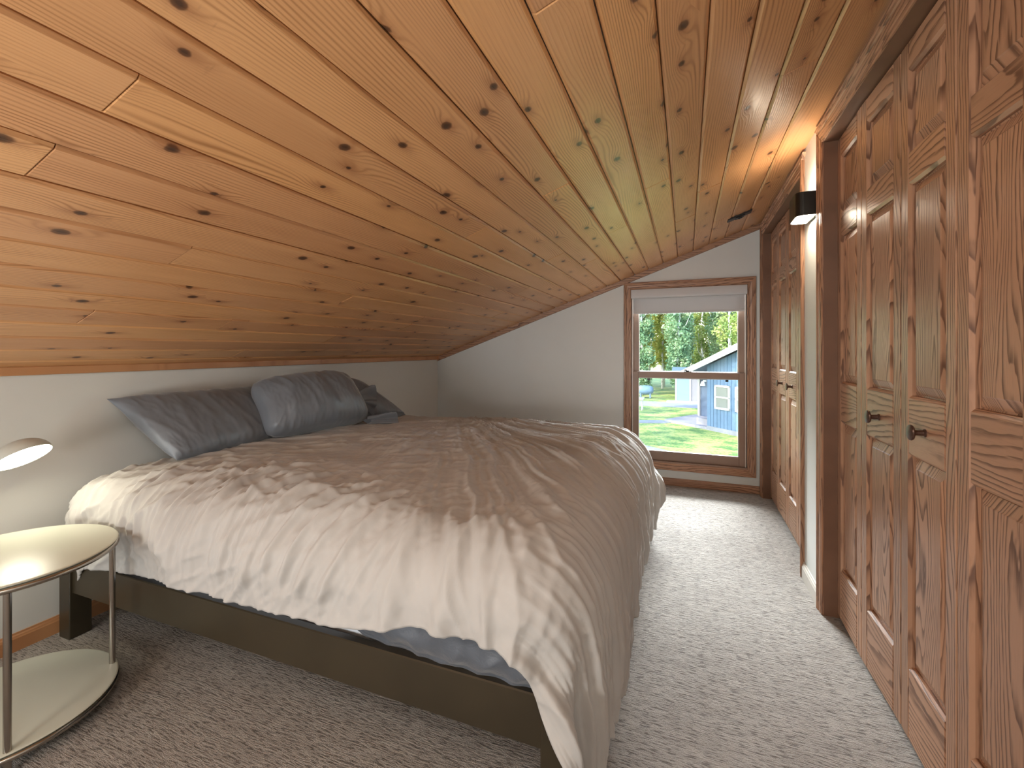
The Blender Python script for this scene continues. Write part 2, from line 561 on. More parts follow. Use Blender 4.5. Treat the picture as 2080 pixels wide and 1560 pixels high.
PITCH = 0.1165
joints = {12: [0.494], 14: [0.485], 6: [0.875, 3.1], 16: [0.893, 3.3], 20: [0.888, 1.37], 8: [1.685, 3.28], 5: [2.122], 1: [1.698],
          17: [1.715], 19: [2.55], 11: [1.705], 0: [2.9], 2: [0.1, 3.3], 3: [2.52], 4: [-0.3, 2.9], 7: [2.52, -0.4], 9: [0.09, 2.92],
          10: [2.5], 13: [2.92], 15: [-0.3, 2.1], 18: [0.09, 2.52], 21: [2.12], 22: [0.49, 3.3], 23: [1.7], 24: [2.9]}
rp = random.Random(3)
for k in range(25):
    xa = 0.521 - PITCH * k
    xb = xa - PITCH
    if k == 0: xa = XR + 0.02
    if k == 24: xb = XL
    ys = [YB] + sorted(joints.get(k, [])) + [YF]
    for y0, y1 in zip(ys, ys[1:]):
        w = (xa - xb) / CA
        dz = rp.uniform(-0.0012, 0.0012)
        # local frame: x across the slope, y along, z up from the visible face
        bm = bmesh.new()
        g, ch, de, th = 0.0016, 0.0095, 0.0055, 0.017
        L = y1 - y0
        prof = [(g, th), (g, de + .001), (ch, 0), (w - ch, 0), (w - g, de + .001), (w - g, th)]
        e = 0.0007 if y0 > YB else 0
        e2 = 0.0012 if y1 < YF else 0
        ec = 0.002
        c0 = [(p[0], e, p[1] if p[1] > 0.001 else ec * 0.6) for p in prof]
        c1 = [(p[0], e + ec, p[1]) for p in prof]
        c2 = [(p[0], L - e2 - ec, p[1]) for p in prof]
        c3 = [(p[0], L - e2, p[1] if p[1] > 0.001 else ec * 0.6) for p in prof]
        rows = [[bm.verts.new(q) for q in c] for c in (c0, c1, c2, c3)]
        n = len(prof)
        for A, B in zip(rows, rows[1:]):
            for i in range(n):
                j = (i + 1) % n
                bm.faces.new((A[i], A[j], B[j], B[i]))
        bm.faces.new(rows[0][::-1]); bm.faces.new(rows[-1])
        o = from_bm('plank', bm, M['pine'], ceiling)
        o.location = (xb, y0, ceil_z(xb) + dz)
        o.rotation_euler = (0, -ANG, 0)

# ---- pine trims where ceiling meets the walls
bm = bmesh.new()
add_box(bm, XL, XL + 0.018, YB, YF, zt - 0.028, zt + 0.006, 0.003)
o = from_bm('trim_1', bm, M['pine_trim']); struct(o, 'pine strip along the top of the knee wall')
o.data.transform(Matrix.Translation((-XL, 0, -zt))); o.location = (XL, 0, zt)
bm = bmesh.new()
x0, x1 = XL, X_CAS + 0.01
for d0 in (0,):
    prism(bm, [(x0, YF - 0.016, ceil_z(x0) - 0.04), (x1, YF - 0.016, ceil_z(x1) - 0.04), (x1, YF - 0.016, ceil_z(x1)), (x0, YF - 0.016, ceil_z(x0))],
          [(x0, YF, ceil_z(x0) - 0.044), (x1, YF, ceil_z(x1) - 0.044), (x1, YF, ceil_z(x1)), (x0, YF, ceil_z(x0))])
struct(from_bm('trim_2', bm, M['oak_x']), 'raking wood strip under the ceiling on the window wall')

# ---- baseboards


def baseboard(name, p0, p1, h, d, nrm, mat, label):
    p0 = Vector(p0); p1 = Vector(p1); n = Vector(nrm)
    prof = [(0, 0), (d, 0), (d, h * 0.72), (d * 0.85, h * 0.78), (d * 0.75, h * 0.86), (d * 0.45, h * 0.92), (d * 0.4, h), (0, h)]
    bm = bmesh.new()
    prism(bm, [p0 + n * a + Vector((0, 0, b)) for a, b in prof], [p1 + n * a + Vector((0, 0, b)) for a, b in prof])
    return struct(from_bm(name, bm, mat), label)


baseboard('baseboard_left', (XL, YB, 0), (XL, YF, 0), 0.066, 0.013, (1, 0, 0), M['pine_trim'], 'orange wood baseboard of the knee wall')
baseboard('baseboard_far', (XL, YF, 0), (XR, YF, 0), 0.060, 0.013, (0, -1, 0), M['oak_x'], 'oak baseboard under the window')
baseboard('baseboard_right', (XR, OPEN_N[1] + 0.055, 0), (XR, OPEN_F[0] - 0.05, 0), 0.078, 0.013, (-1, 0, 0), M['white_base'], 'cream painted baseboard between the closets')

# ---- mitred casings
CPROF = [(0.0, 0.0), (0.0, 0.007), (0.003, 0.0095), (0.008, 0.0095), (0.010, 0.0080), (0.0125, 0.0080), (0.0145, 0.0105), (0.030, 0.0120), (0.032, 0.0100),
         (0.0345, 0.0100), (0.0365, 0.0140), (0.041, 0.0155), (0.043, 0.0135), (0.0455, 0.0135), (0.0475, 0.0165), (0.054, 0.0165), (0.057, 0.0140), (0.057, 0.0)]


def casing(name, a, b, outd, nrm, mat, parent, m0=True, m1=True, prof=CPROF, sw=1.0):
    a = Vector(a); b = Vector(b); o_ = Vector(outd); n = Vector(nrm)
    d = (b - a).normalized()
    bm = bmesh.new()
    P0 = [a + o_ * w * sw + n * h - (d * w * sw if m0 else Vector()) for w, h in prof]
    P1 = [b + o_ * w * sw + n * h + (d * w * sw if m1 else Vector()) for w, h in prof]
    prism(bm, P0, P1)
    return from_bm(name, bm, mat, parent)


def closet_frame(tagname, y0, y1, label, full_far=True):
    r = empty(tagname, (XR, (y0 + y1) / 2, 0))
    struct(r, label)
    inv = Matrix.Translation((-XR, -(y0 + y1) / 2, 0))

    def fix(o):
        o.data.transform(inv)
        return o
    zt_ = DOOR_TOP + 0.008
    fix(casing('side_casing', (XR, y1, 0), (XR, y1, zt_), (0, 1, 0), (-1, 0, 0), M['oak_far_z'], r, False, True))
    fix(casing('side_casing', (XR, y0, 0), (XR, y0, zt_), (0, -1, 0), (-1, 0, 0), M['oak_far_z'], r, False, True))
    fix(casing('head_casing', (XR, y0, zt_), (XR, y1, zt_), (0, 0, 1), (-1, 0, 0), M['oak_y'], r, True, True, sw=1.5))
    fix(box('side_jamb', XR - 0.002, XR + 0.10, y1 - 0.003, y1 + 0.012, 0, zt_, M['jamb'], r))
    fix(box('side_jamb', XR - 0.002, XR + 0.10, y0 - 0.012, y0 + 0.003, 0, zt_, M['jamb'], r))
    fix(box('head_jamb', XR - 0.002, XR + 0.10, y0, y1, zt_ - 0.003, zt_ + 0.012, M['jamb'], r))
    return r


closet_frame('trim_3', *OPEN_N, 'fluted oak casing and brown jamb around the near closet')
closet_frame('trim_4', *OPEN_F, 'fluted oak casing and brown jamb around the far closet')

# ---- bifold door leaves
DZ0 = 0.022
ZR = [(0.022, 0.228), (0.826, 0.996), (1.591, 1.690), (1.912, 1.998)]      # rails
ZP = [(0.228, 0.826), (0.996, 1.591), (1.690, 1.912)]                      # panels
ST = 0.052


def door_leaf(idx, ya, xa, yb, xb, label, knob):
    """leaf from hinge end a (far) to end b (near); face looks to -x."""
    dy, dx = yb - ya, xb - xa
    W_ = math.hypot(dx, dy) - 0.003
    rz = math.atan2(dy, dx) + math.pi / 2
    r = empty('door_%d' % idx, (xa, ya, 0), rz)
    struct(r, label)
    T = 0.030
    # local: y from 0 down to -W_, x 0 (face) .. T

    def stick_box(name, y0, y1, z0, z1, mat, edges):
        bm = bmesh.new()
        add_box(bm, 0, T, -y1, -y0, z0, z1)
        bm.edges.ensure_lookup_table()
        sel, small = [], []
        for e in bm.edges:
            a, b = e.verts[0].co, e.verts[1].co
            if a.x > 1e-6 or b.x > 1e-6: continue
            mid = (a + b) / 2
            k_ = None
            if abs(a.z - b.z) < 1e-6: k_ = 't' if mid.z > (z0 + z1) / 2 else 'b'
            else: k_ = 'l' if mid.y > -(y0 + y1) / 2 else 'r'
            (sel if k_ in edges else small).append(e)
        if sel: bmesh.ops.bevel(bm, geom=sel, offset=0.0075, segments=3, affect='EDGES', profile=0.25)
        small = [e for e in small if e.is_valid]
        if small: bmesh.ops.bevel(bm, geom=small, offset=0.0012, segments=1, affect='EDGES')
        return from_bm(name, bm, mat, r)
    stick_box('stile', 0.0015, ST, DZ0, ZR[3][1], M['oak_z'], 'r')
    stick_box('stile', W_ - ST, W_, DZ0, ZR[3][1], M['oak_z'], 'l')
    for i, (z0, z1) in enumerate(ZR):
        e = ''
        if i > 0: e += 'b'
        if i < 3: e += 't'
        stick_box('rail', ST, W_ - ST, z0, z1, M['oak_y'], e)
    for z0, z1 in ZP:
        y0, y1 = ST - 0.002, W_ - ST + 0.002
        bm = bmesh.new()
        rings = []
        for ins, xx in ((0, 0.016), (0.006, 0.0175), (0.007, 0.0150), (0.030, 0.0065), (0.033, 0.0045), (0.036, 0.0045)):
            zz0, zz1 = z0 - 0.002 + ins, z1 + 0.002 - ins
            rings.append([bm.verts.new((xx, -(y0 + ins), zz0)), bm.verts.new((xx, -(y1 - ins), zz0)),
                          bm.verts.new((xx, -(y1 - ins), zz1)), bm.verts.new((xx, -(y0 + ins), zz1))])
        for A, B in zip(rings, rings[1:]):
            for q in range(4):
                bm.faces.new((A[q], A[(q + 1) % 4], B[(q + 1) % 4], B[q]))
        bm.faces.new(rings[-1])
        bk = [bm.verts.new((T - 0.004, v.co.y, v.co.z)) for v in rings[0]]
        for q in range(4):
            bm.faces.new((rings[0][q], bk[q], bk[(q + 1) % 4], rings[0][(q + 1) % 4]))
        bm.faces.new(bk[::-1])
        from_bm('panel', bm, M['oak_panel'], r)
    if knob:
        bm = bmesh.new()
        mt = Matrix.Translation((0, -W_ / 2, 0.906)) @ Matrix.Rotation(-math.pi / 2, 4, 'Y') @ Matrix.Scale(1.28, 4)
        lathe(bm, [(0, -0.001), (0.0085, -0.001), (0.0085, 0.002), (0.006, 0.004), (0.0055, 0.015), (0.0065, 0.018), (0.0150, 0.021),
                   (0.0165, 0.0235), (0.0160, 0.026), (0.012, 0.0275), (0, 0.0285)], 28, mt)
        k_ = from_bm('door_knob', bm, M['knob'], r, auto=40)
        k_['label'] = 'round antique bronze knob'


ord_ = ['first', 'second', 'third', 'fourth']
jn = [(2.258, 0.592), (1.955, 0.584), (1.650, 0.589), (1.345, 0.584), (1.040, 0.592)]
jf = [(3.876, 0.594), (3.570, 0.590), (3.266, 0.592), (2.962, 0.590), (2.659, 0.594)]
n = 1
for nm, J in (('near', jn), ('far', jf)):
    for i in range(4):
        (ya, xa), (yb, xb) = J[i], J[i + 1]
        door_leaf(n, ya - 0.001, xa, yb + 0.001, xb, '%s raised-panel oak bifold leaf from the window side of the %s closet' % (ord_[i], nm), i in (1, 2))
        n += 1

# ------------------------------------------------------------------ window
WIN = empty('window_1', ((WX0 + WX1) / 2, YF, WZ0))
struct(WIN, 'tall double-hung window with brown sashes and oak casing')


def wf(o):
    o.data.transform(Matrix.Translation((-(WX0 + WX1) / 2, -YF, -WZ0)))
    return o


c4 = [(WX0, YF, WZ0), (WX1, YF, WZ0), (WX1, YF, WZ1), (WX0, YF, WZ1)]
wf(casing('side_casing', c4[0], c4[3], (-1, 0, 0), (0, -1, 0), M['oak_z'], WIN))
wf(casing('side_casing', c4[1], c4[2], (1, 0, 0), (0, -1, 0), M['oak_z'], WIN))
wf(casing('head_casing', c4[3], c4[2], (0, 0, 1), (0, -1, 0), M['oak_x'], WIN))
wf(casing('sill_casing', c4[0], c4[1], (0, 0, -1), (0, -1, 0), M['oak_x'], WIN))
JD = 0.13
wf(box('jamb', WX0 - 0.012, WX0 + 0.004, YF - 0.002, YF + JD, WZ0, WZ1, M['oak_z'], WIN))
wf(box('jamb', WX1 - 0.004, WX1 + 0.012, YF - 0.002, YF + JD, WZ0, WZ1, M['oak_z'], WIN))
wf(box('head_jamb', WX0, WX1, YF - 0.002, YF + JD, WZ1 - 0.004, WZ1 + 0.012, M['oak_x'], WIN))
wf(box('sill', WX0, WX1, YF - 0.002, YF + JD + 0.03, WZ0 - 0.012, WZ0 + 0.010, M['sash'], WIN))
for sx, x0, x1 in ((-1, WX0 + 0.004, WX0 + 0.016), (1, WX1 - 0.016, WX1 - 0.004)):
    bm = bmesh.new()
    add_box(bm, x0, x1, YF + 0.018, YF + 0.024, WZ0 + 0.01, WZ1 - 0.07)
    add_box(bm, x0, x1, YF + 0.056, YF + 0.062, WZ0 + 0.01, WZ1 - 0.004)
    add_box(bm, (x0 if sx < 0 else x1 - 0.005), (x0 + 0.005 if sx < 0 else x1), YF + 0.018, YF + 0.10, WZ0 + 0.01, WZ1 - 0.07)
    wf(from_bm('jamb_liner', bm, M['liner'], WIN))['label'] = 'pale vinyl track'


def sash(name, x0, x1, z0, z1, y0, y1, st, top, bot):
    s_ = bmesh.new()
    add_box(s_, x0, x0 + st, y0, y1, z0, z1, 0.003)
    add_box(s_, x1 - st, x1, y0, y1, z0, z1, 0.003)
    add_box(s_, x0 + st - .002, x1 - st + .002, y0, y1, z1 - top, z1, 0.003)
    add_box(s_, x0 + st - .002, x1 - st + .002, y0, y1, z0, z0 + bot, 0.003)
    so = wf(from_bm(name, s_, M['sash'], WIN))
    gx0, gx1, gz0, gz1 = x0 + st, x1 - st, z0 + bot, z1 - top
    b_ = bmesh.new()   # pale glazing bead
    for q in ((gx0, gx0 + .006, gz0, gz1), (gx1 - .006, gx1, gz0, gz1), (gx0, gx1, gz0, gz0 + .006), (gx0, gx1, gz1 - .006, gz1)):
        add_box(b_, q[0], q[1], y0 + .008, y1 - .008, q[2], q[3])
    wf(from_bm('glazing_bead', b_, M['liner'], so))
    ym = (y0 + y1) / 2
    wf(box('glass_pane', gx0 + .001, gx1 - .001, ym - .002, ym + .002, gz0 + .001, gz1 - .001, M['glass'], so))
    return so


MR0, MR1 = 0.890, 0.942
lower = sash('lower_sash', WX0 + 0.014, WX1 - 0.014, WZ0 + 0.010, MR1, YF + 0.026, YF + 0.054, 0.046, MR1 - MR0, 0.072)
upper = sash('upper_sash', WX0 + 0.014, WX1 - 0.014, MR0 + 0.004, WZ1 - 0.004, YF + 0.064, YF + 0.092, 0.046, 0.04, 0.046)
bm = bmesh.new()
lx = 0.01
add_box(bm, lx - .03, lx + .03, YF + 0.030, YF + 0.052, MR1, MR1 + 0.006, .002)
lathe(bm, [(0, .006), (.012, .006), (.012, .014), (0, .016)], 16, Matrix.Translation((lx, YF + .040, MR1)))
add_box(bm, lx - .026, lx - .004, YF + 0.034, YF + 0.042, MR1 + .010, MR1 + .020, .002)
wf(from_bm('sash_lock', bm, M['black'], lower))['label'] = 'small dark latch'
for x in (-0.30, 0.305):
    bm = bmesh.new()
    add_box(bm, x - .011, x + .011, YF + 0.020, YF + 0.028, MR0 - 0.022, MR0 - 0.006, .002)
    wf(from_bm('tilt_latch', bm, M['black'], lower))['label'] = 'small black tilt latch'

# roller blind
BL = empty('roller_blind', (0, YF + 0.02, WZ1 - 0.005))
tag(BL, 'grey roller blind with cassette, drawn down a little way at the top of the window', 'blind')
bm = bmesh.new()
x0, x1 = WX0 + 0.006, WX1 - 0.006
pf = [(-0.042, -0.002), (-0.045, -0.012), (-0.046, -0.058), (-0.040, -0.070), (-0.030, -0.074), (0.012, -0.074), (0.014, -0.002)]
prism(bm, [(x0, b, c) for b, c in pf], [(x1, b, c) for b, c in pf])
from_bm('cassette', bm, M['blind'], BL, auto=50)
bm = bmesh.new()
x0 += 0.014; x1 -= 0.014
add_box(bm, x0, x1, -0.0060, -0.0045, -0.195, -0.06)
from_bm('blind_fabric', bm, M['blind_cloth'], BL)
box('hem_bar', x0, x1, -0.0095, -0.001, -0.206, -0.190, M['blind'], BL, 0.002)

# ------------------------------------------------------------------ noise for cloth
def perlin(x, y, seed=0):
    rs = np.random.RandomState(seed)
    pa = rs.rand(4096) * 2 * np.pi
    xi = np.floor(x).astype(np.int64); yi = np.floor(y).astype(np.int64)
    xf = x - xi; yf = y - yi

    def g(ix, iy, fx, fy):
        h = pa[(ix * 1619 + iy * 31337 + seed * 1013) & 4095]
        return np.cos(h) * fx + np.sin(h) * fy
    u = xf * xf * xf * (xf * (xf * 6 - 15) + 10)
    v = yf * yf * yf * (yf * (yf * 6 - 15) + 10)
    a = g(xi, yi, xf, yf); b = g(xi + 1, yi, xf - 1, yf)
    c = g(xi, yi + 1, xf, yf - 1); d = g(xi + 1, yi + 1, xf - 1, yf - 1)
    return (a * (1 - u) + b * u) * (1 - v) + (c * (1 - u) + d * u) * v


def ss(a, b, x):
    t_ = np.clip((x - a) / (b - a), 0, 1)
    return t_ * t_ * (3 - 2 * t_)


def ridge(n_, w=2.4, p=1.5):
    return np.clip(1 - np.abs(n_) * w, 0, 1) ** p


def grid_mesh(name, Pn, closed_u=False):
    N, Mm = Pn.shape[:2]
    idx = np.arange(N * Mm).reshape(N, Mm)
    q = np.stack([idx[:-1, :-1], idx[1:, :-1], idx[1:, 1:], idx[:-1, 1:]], -1).reshape(-1, 4)
    me = bpy.data.meshes.new(name)
    me.vertices.add(N * Mm)
    me.vertices.foreach_set('co', Pn.reshape(-1).astype(np.float32))
    me.loops.add(q.size)
    me.loops.foreach_set('vertex_index', q.reshape(-1).astype(np.int32))
    me.polygons.add(len(q))
    me.polygons.foreach_set('loop_start', (np.arange(len(q)) * 4).astype(np.int32))
    me.polygons.foreach_set('use_smooth', np.ones(len(q), dtype=bool))
    me.update(calc_edges=True)
    return me


def grid_normals(Pn):
    du = np.gradient(Pn, axis=0); dv = np.gradient(Pn, axis=1)
    nn = np.cross(du, dv)
    return nn / (np.linalg.norm(nn, axis=-1, keepdims=True) + 1e-9)


# ------------------------------------------------------------------ bed
BX0, BX1, BY0, BY1 = -2.285, -0.290, 1.020, 2.965
BED = empty('bed_frame', (-1.29, 1.99, 0))
tag(BED, 'low dark brown wooden platform bed frame with square legs and side rails', 'bed')


def bf(o):
    o.data.transform(Matrix.Translation((1.29, -1.99, 0)))
    return o


RZ0, RZ1 = 0.178, 0.305
bf(box('side_rail', BX0 + .05, BX1, BY0, BY0 + 0.028, RZ0, RZ1, M['bedframe'], BED, 0.003))
bf(box('side_rail', BX0 + .05, BX1, BY1 - 0.028, BY1, RZ0, RZ1, M['bedframe'], BED, 0.003))
bf(box('end_rail', BX1 - 0.005, BX1 + 0.022, BY0 + .03, BY1 - .03, RZ0, RZ1, M['bedframe'], BED, 0.003))
bf(box('end_rail', BX0 + .01, BX0 + 0.04, BY0 + .06, BY1 - .06, RZ0 - .02, RZ1, M['bedframe'], BED, 0.003))
for (lx0, lx1, ly0, ly1, zt_) in ((BX0 - .012, BX0 + 0.058, BY0 - .010, BY0 + .062, 0.37), (BX0 - .012, BX0 + 0.058, BY1 - .062, BY1 + .010, 0.37),
                                  (BX1 - .032, BX1 + .024, BY0 - .004, BY0 + .060, 0.305), (BX1 - .032, BX1 + .024, BY1 - .060, BY1 + .004, 0.305)):
    bf(box('leg', lx0, lx1, ly0, ly1, 0, zt_, M['bedframe'], BED, 0.003))
bf(box('headboard', BX0 - .008, BX0 + .03, BY0 + .06, BY1 - .06, 0.28, 0.40, M['bedframe'], BED, 0.003))
for i in range(12):
    x = BX0 + 0.15 + i * 0.16
    bf(box('slat', x, x + 0.07, BY0 + .028, BY1 - .028, 0.205, 0.222, M['bedframe'], BED))
bf(box('center_beam', BX0 + .04, BX1, 1.96, 2.02, 0.165, 0.205, M['bedframe'], BED))

# mattress
MX0, MX1, MY0, MY1 = -2.235, -0.315, 1.062, 2.925
bm = bmesh.new()
add_box(bm, MX0, MX1, MY0, MY1, 0.224, 0.560, 0.045, 4)
mat_o = from_bm('mattress', bm, M['mattress'], auto=50)
tag(mat_o, 'white mattress edge showing between the bed rail and the duvet', 'mattress')
# fitted sheet: wraps the mattress; its near edge bulges over the rail at the foot
N1, N2 = 260, 60
u = np.linspace(0, 1, N1)[:, None] * np.ones((1, N2))
v = np.ones((N1, 1)) * np.linspace(0, 1, N2)[None, :]
X_ = MX0 + 0.25 + (MX1 + 0.018 - MX0 - 0.25) * u
foot = ss(-1.05, -0.62, X_)
rise = 0.360 - 0.062 * ss(-1.10, -0.80, X_) - 0.012 * ss(-0.8, -0.4, X_)
bott = rise + 0.008 * perlin(X_ * 9, X_ * 0, 5)
top_ = 0.552
Z_ = top_ + (bott - top_) * v
outw = 0.008 + foot * 0.052 * np.sin(np.clip(v * 1.12, 0, 1) * np.pi) ** 0.8 + 0.018 * foot * ss(0.55, 0.8, v)
outw = outw + foot * 0.010 * ridge(perlin(X_ * 11 + v * 1.5, v * 2.2, 8), 2.2, 1.2) * ss(0.3, 0.8, v)
outw = outw + 0.004 * perlin(X_ * 30, v * 6, 9) * ss(0.2, 0.7, v)
curl = ss(0.90, 1.0, v)
Y_ = MY0 - outw + curl * 0.012
Pn = np.stack([X_, Y_, Z_], -1)
me = grid_mesh('fitted_sheet', Pn)
sh = link('fitted_sheet', me, M['sheet'])
so_ = sh.modifiers.new('s', 'SOLIDIFY'); so_.thickness = 0.003; so_.offset = 1
tag(sh, 'slate blue-grey fitted sheet bulging over the dark bed rail below the duvet', 'sheet')

# duvet ------------------------------------------------------------
rx0, rx1, ry0, ry1 = -2.08, -0.455, 1.155, 2.80
RXo, RZo = 0.175, 0.165
TOPZ = 0.635
ths = np.linspace(0, np.pi / 2, 400)
ex, ez = RXo * np.sin(ths), RZo * (1 - np.cos(ths))
arc = np.concatenate([[0], np.cumsum(np.hypot(np.diff(ex), np.diff(ez)))])
AL = arc[-1]
NA, NB = 470, 430
ua = np.linspace(0, 1, NA)[:, None] * np.ones((1, NB))
vb = np.ones((NA, 1)) * np.linspace(0, 1, NB)[None, :]
foot_len = 0.625 - 0.10 * ss(0.86, 1.0, vb) + 0.03 * np.sin(vb * 9) + 0.02 * np.sin(vb * 23 + 1)
a_ = (rx0 - 0.27) + (rx1 + foot_len - (rx0 - 0.27)) * ua
near_len = 0.372 + 0.055 * ss(-1.3, -2.2, a_) - 0.012 * ss(-1.2, -0.8, a_) + 0.010 * perlin(a_ * 5, a_ * 0 + .5, 3)
near_len = near_len - 0.062 * ss(-.95, -.50, a_) * ss(-.05, -.32, a_)
b_ = (ry0 - near_len) + (ry1 + 0.44 - (ry0 - near_len)) * vb
qx = np.clip(a_, rx0, rx1); qy = np.clip(b_, ry0, ry1)
ox, oy = a_ - qx, b_ - qy
rho = np.hypot(ox, oy)
nx = np.where(rho > 1e-6, ox / (rho + 1e-9), 0); ny = np.where(rho > 1e-6, oy / (rho + 1e-9), 0)
out_ = np.where(rho < AL, np.interp(rho, arc, ex), RXo)
down = np.where(rho < AL, np.interp(rho, arc, ez), RZo + (rho - AL))
# slight flare outwards while hanging at the foot
out_ = out_ * (1 + 0.16 * np.clip(nx, 0, 1))
out_ = out_ + np.clip(rho - AL, 0, 1) * 0.01 * np.clip(nx, 0, 1)
out_ = out_ + 0.058 * np.exp(-((b_ - 2.90) / 0.13) ** 2) * ss(0.30, 0.42, rho) * ss(0.62, 0.5, rho) * np.clip(nx, 0, 1)
Px = qx + nx * out_; Py = qy + ny * out_ + 0.032 * ss(-1.55, -1.75, a_) * np.clip(-ny, 0, 1) * ss(0.1, 0.3, rho); Pz = TOPZ - down
base = np.stack([Px, Py, Pz], -1)
nrm = grid_normals(base)
hang = ss(0.02, 0.30, rho)
# sag and crown
dome = 0.018 * np.sin(np.pi * np.clip((b_ - ry0) / (ry1 - ry0), 0, 1)) + 0.010 * perlin(a_ * 1.7, b_ * 1.9, 11)
# fan of folds from the far head end to the foot
P0x, P0y = -1.62, 3.02
ddx, ddy = np.minimum(a_, rx1 + 0.14) - P0x, P0y - b_
rr = np.hypot(ddx, ddy); th_ = np.arctan2(ddy, ddx)
wr = 0.32 * perlin(a_ * 1.6, b_ * 1.6, 21) + 0.12 * perlin(a_ * 5, b_ * 5, 22)
ph = th_ * 13.0 + 1.6 * wr
fanm = ss(0.10, 0.45, rr) * (0.30 + 0.70 * ss(1.25, 0.65, th_)) * ss(-1.95, -1.3, a_)
f1 = ridge(perlin(ph, rr * 0.5 + 3, 31), 2.6, 1.3)
f2 = ridge(perlin(ph * 2.1 + 7, rr * 0.8, 32), 3.4, 1.2)
f3 = ridge(perlin(ph * 4.3 + 2, rr * 1.4, 33), 3.6, 1.1)
foots = ss(-1.1, -0.35, a_)
corner = ss(0.05, 0.25, np.clip(ox, 0, 1)) * ss(0.05, 0.2, np.clip(-oy, 0, 1))
h = fanm * (f1 * (0.0150 + 0.006 * foots) + f2 * (0.0125 + 0.004 * foots) + f3 * (0.0060 + 0.0015 * foots))
# hanging pleats at the foot: nearly parallel to the bed length
foothang = ss(0.0, 0.16, ox)
yp = b_ + 0.04 * perlin(a_ * 1.5, b_ * 2.2, 41)
g1 = ridge(perlin(yp * 7.0, a_ * 0.5, 42), 2.2, 1.2); g2 = ridge(perlin(yp * 15, a_ * 0.7, 43), 2.8, 1.2)
g3 = ridge(perlin(yp * 34, a_ * 1.2, 44), 3.0, 1.1)
h = h + foothang * (0.034 * g1 + 0.020 * g2 + 0.008 * g3) * (0.45 + 0.55 * ss(0.0, 0.5, ox))
# near side: diagonal hanging folds
nearm = ss(1.62, 1.05, b_) * ss(0.25, -0.05, ox)
xp = a_ + 0.35 * (b_ - 1.2) * np.sin(a_ * 2.6 + 0.8) + 0.05 * perlin(a_ * 3, b_ * 3, 51)
n1 = ridge(perlin(xp * 6.2, b_ * 1.1 + 2, 52), 2.2, 1.5)
n2 = ridge(perlin(xp * 13.5, b_ * 2.0 + 5, 53), 3.4, 1.3)
n3 = ridge(perlin(xp * 27, b_ * 4.0 + 5, 54), 3.4, 1.2)
calm = 1 - 0.75 * np.exp(-((a_ + 0.62) / 0.22) ** 2)
calm2 = 1 - 0.8 * np.exp(-((a_ + 2.0) / 0.14) ** 2)
h = h + nearm * calm * calm2 * (1 - 0.80 * ss(0.07, 0.0, vb)) * (n1 * 0.026 + n2 * 0.020 + n3 * 0.0080)
# a few deep loose folds at the near foot corner
for cx_, wd, am, tilt in ((-0.70, 0.028, 0.020, 0.10), (-0.545, 0.034, 0.026, 0.12), (-0.46, 0.020, 0.014, -0.2)):
    xc = cx_ + tilt * (b_ - 1.0) + 0.010 * np.sin(b_ * 22)
    h = h + am * np.exp(-((a_ - xc) / wd) ** 2) * ss(1.22, 1.05, b_)
# bunched crumple at the middle of the near edge
cxm, cym = -1.42, 1.30
dd = np.hypot((a_ - cxm) / 0.22, (b_ - cym) / 0.16)
h = h + 0.011 * np.exp(-dd ** 2) * ridge(perlin(a_ * 13, b_ * 8, 61), 1.9, 1.0) + 0.003 * np.exp(-dd ** 2)
# overall crinkles, running diagonally towards the pillows
ur, vr = a_ * 0.82 + b_ * 0.57, -a_ * 0.57 + b_ * 0.82
headm = ss(-0.6, -1.2, a_)
k1 = ridge(perlin(ur * 2.6 + .4 * wr, vr * 8.5, 71), 3.2, 1.3)
k2 = ridge(perlin(ur * 6.5 + wr, vr * 19, 72), 3.4, 1.2)
k3 = ridge(perlin(ur * 22 + wr, vr * 34, 73), 2.2, 1.2)
h = h + (0.10 + 0.90 * headm) * (0.0115 * k1 + 0.0065 * k2) + 0.0016 * k3
cr_ = ridge(perlin(a_ * 14 + wr * 2, b_ * 14, 74), 2.0, 1.2)
h = h + 0.0040 * cr_ * ss(.45, .55, perlin(a_ * 2, b_ * 2, 75) + .5)
up = nrm * np.sign(nrm[..., 2:3] + 1e-6)
up = np.where(rho[..., None] > 0.05, np.stack([nx, ny, np.zeros_like(nx)], -1) * hang[..., None] + np.array([0, 0, 1.0]) * (1 - hang[..., None]), np.array([0, 0, 1.0]))
Pn = base + up * h[..., None] + np.array([0, 0, 1.0]) * (dome * ss(0.12, 0.0, rho))[..., None]
# cone pleats of the corner that hangs to the floor
al = np.arctan2(np.clip(-oy, 0, 1), np.clip(ox, 1e-6, 1))
cm = corner * ss(AL * .8, AL + .25, rho)
Pn = Pn + np.stack([nx, ny, 0 * nx], -1) * (cm * 0.030 * np.sin(al * 11 + .7))[..., None]
Pn[..., 2] = np.maximum(Pn[..., 2], 0.014 + 0.004 * np.sin(a_ * 40))
Pn[..., 0] = np.maximum(Pn[..., 0], XL + 0.022)
me = grid_mesh('duvet', Pn)
dv = link('duvet', me, M['duvet'])
so_ = dv.modifiers.new('s', 'SOLIDIFY'); so_.thickness = 0.006; so_.offset = -1
tag(dv, 'rumpled greige cotton duvet spread over the bed, hanging to the carpet at the foot', 'duvet')


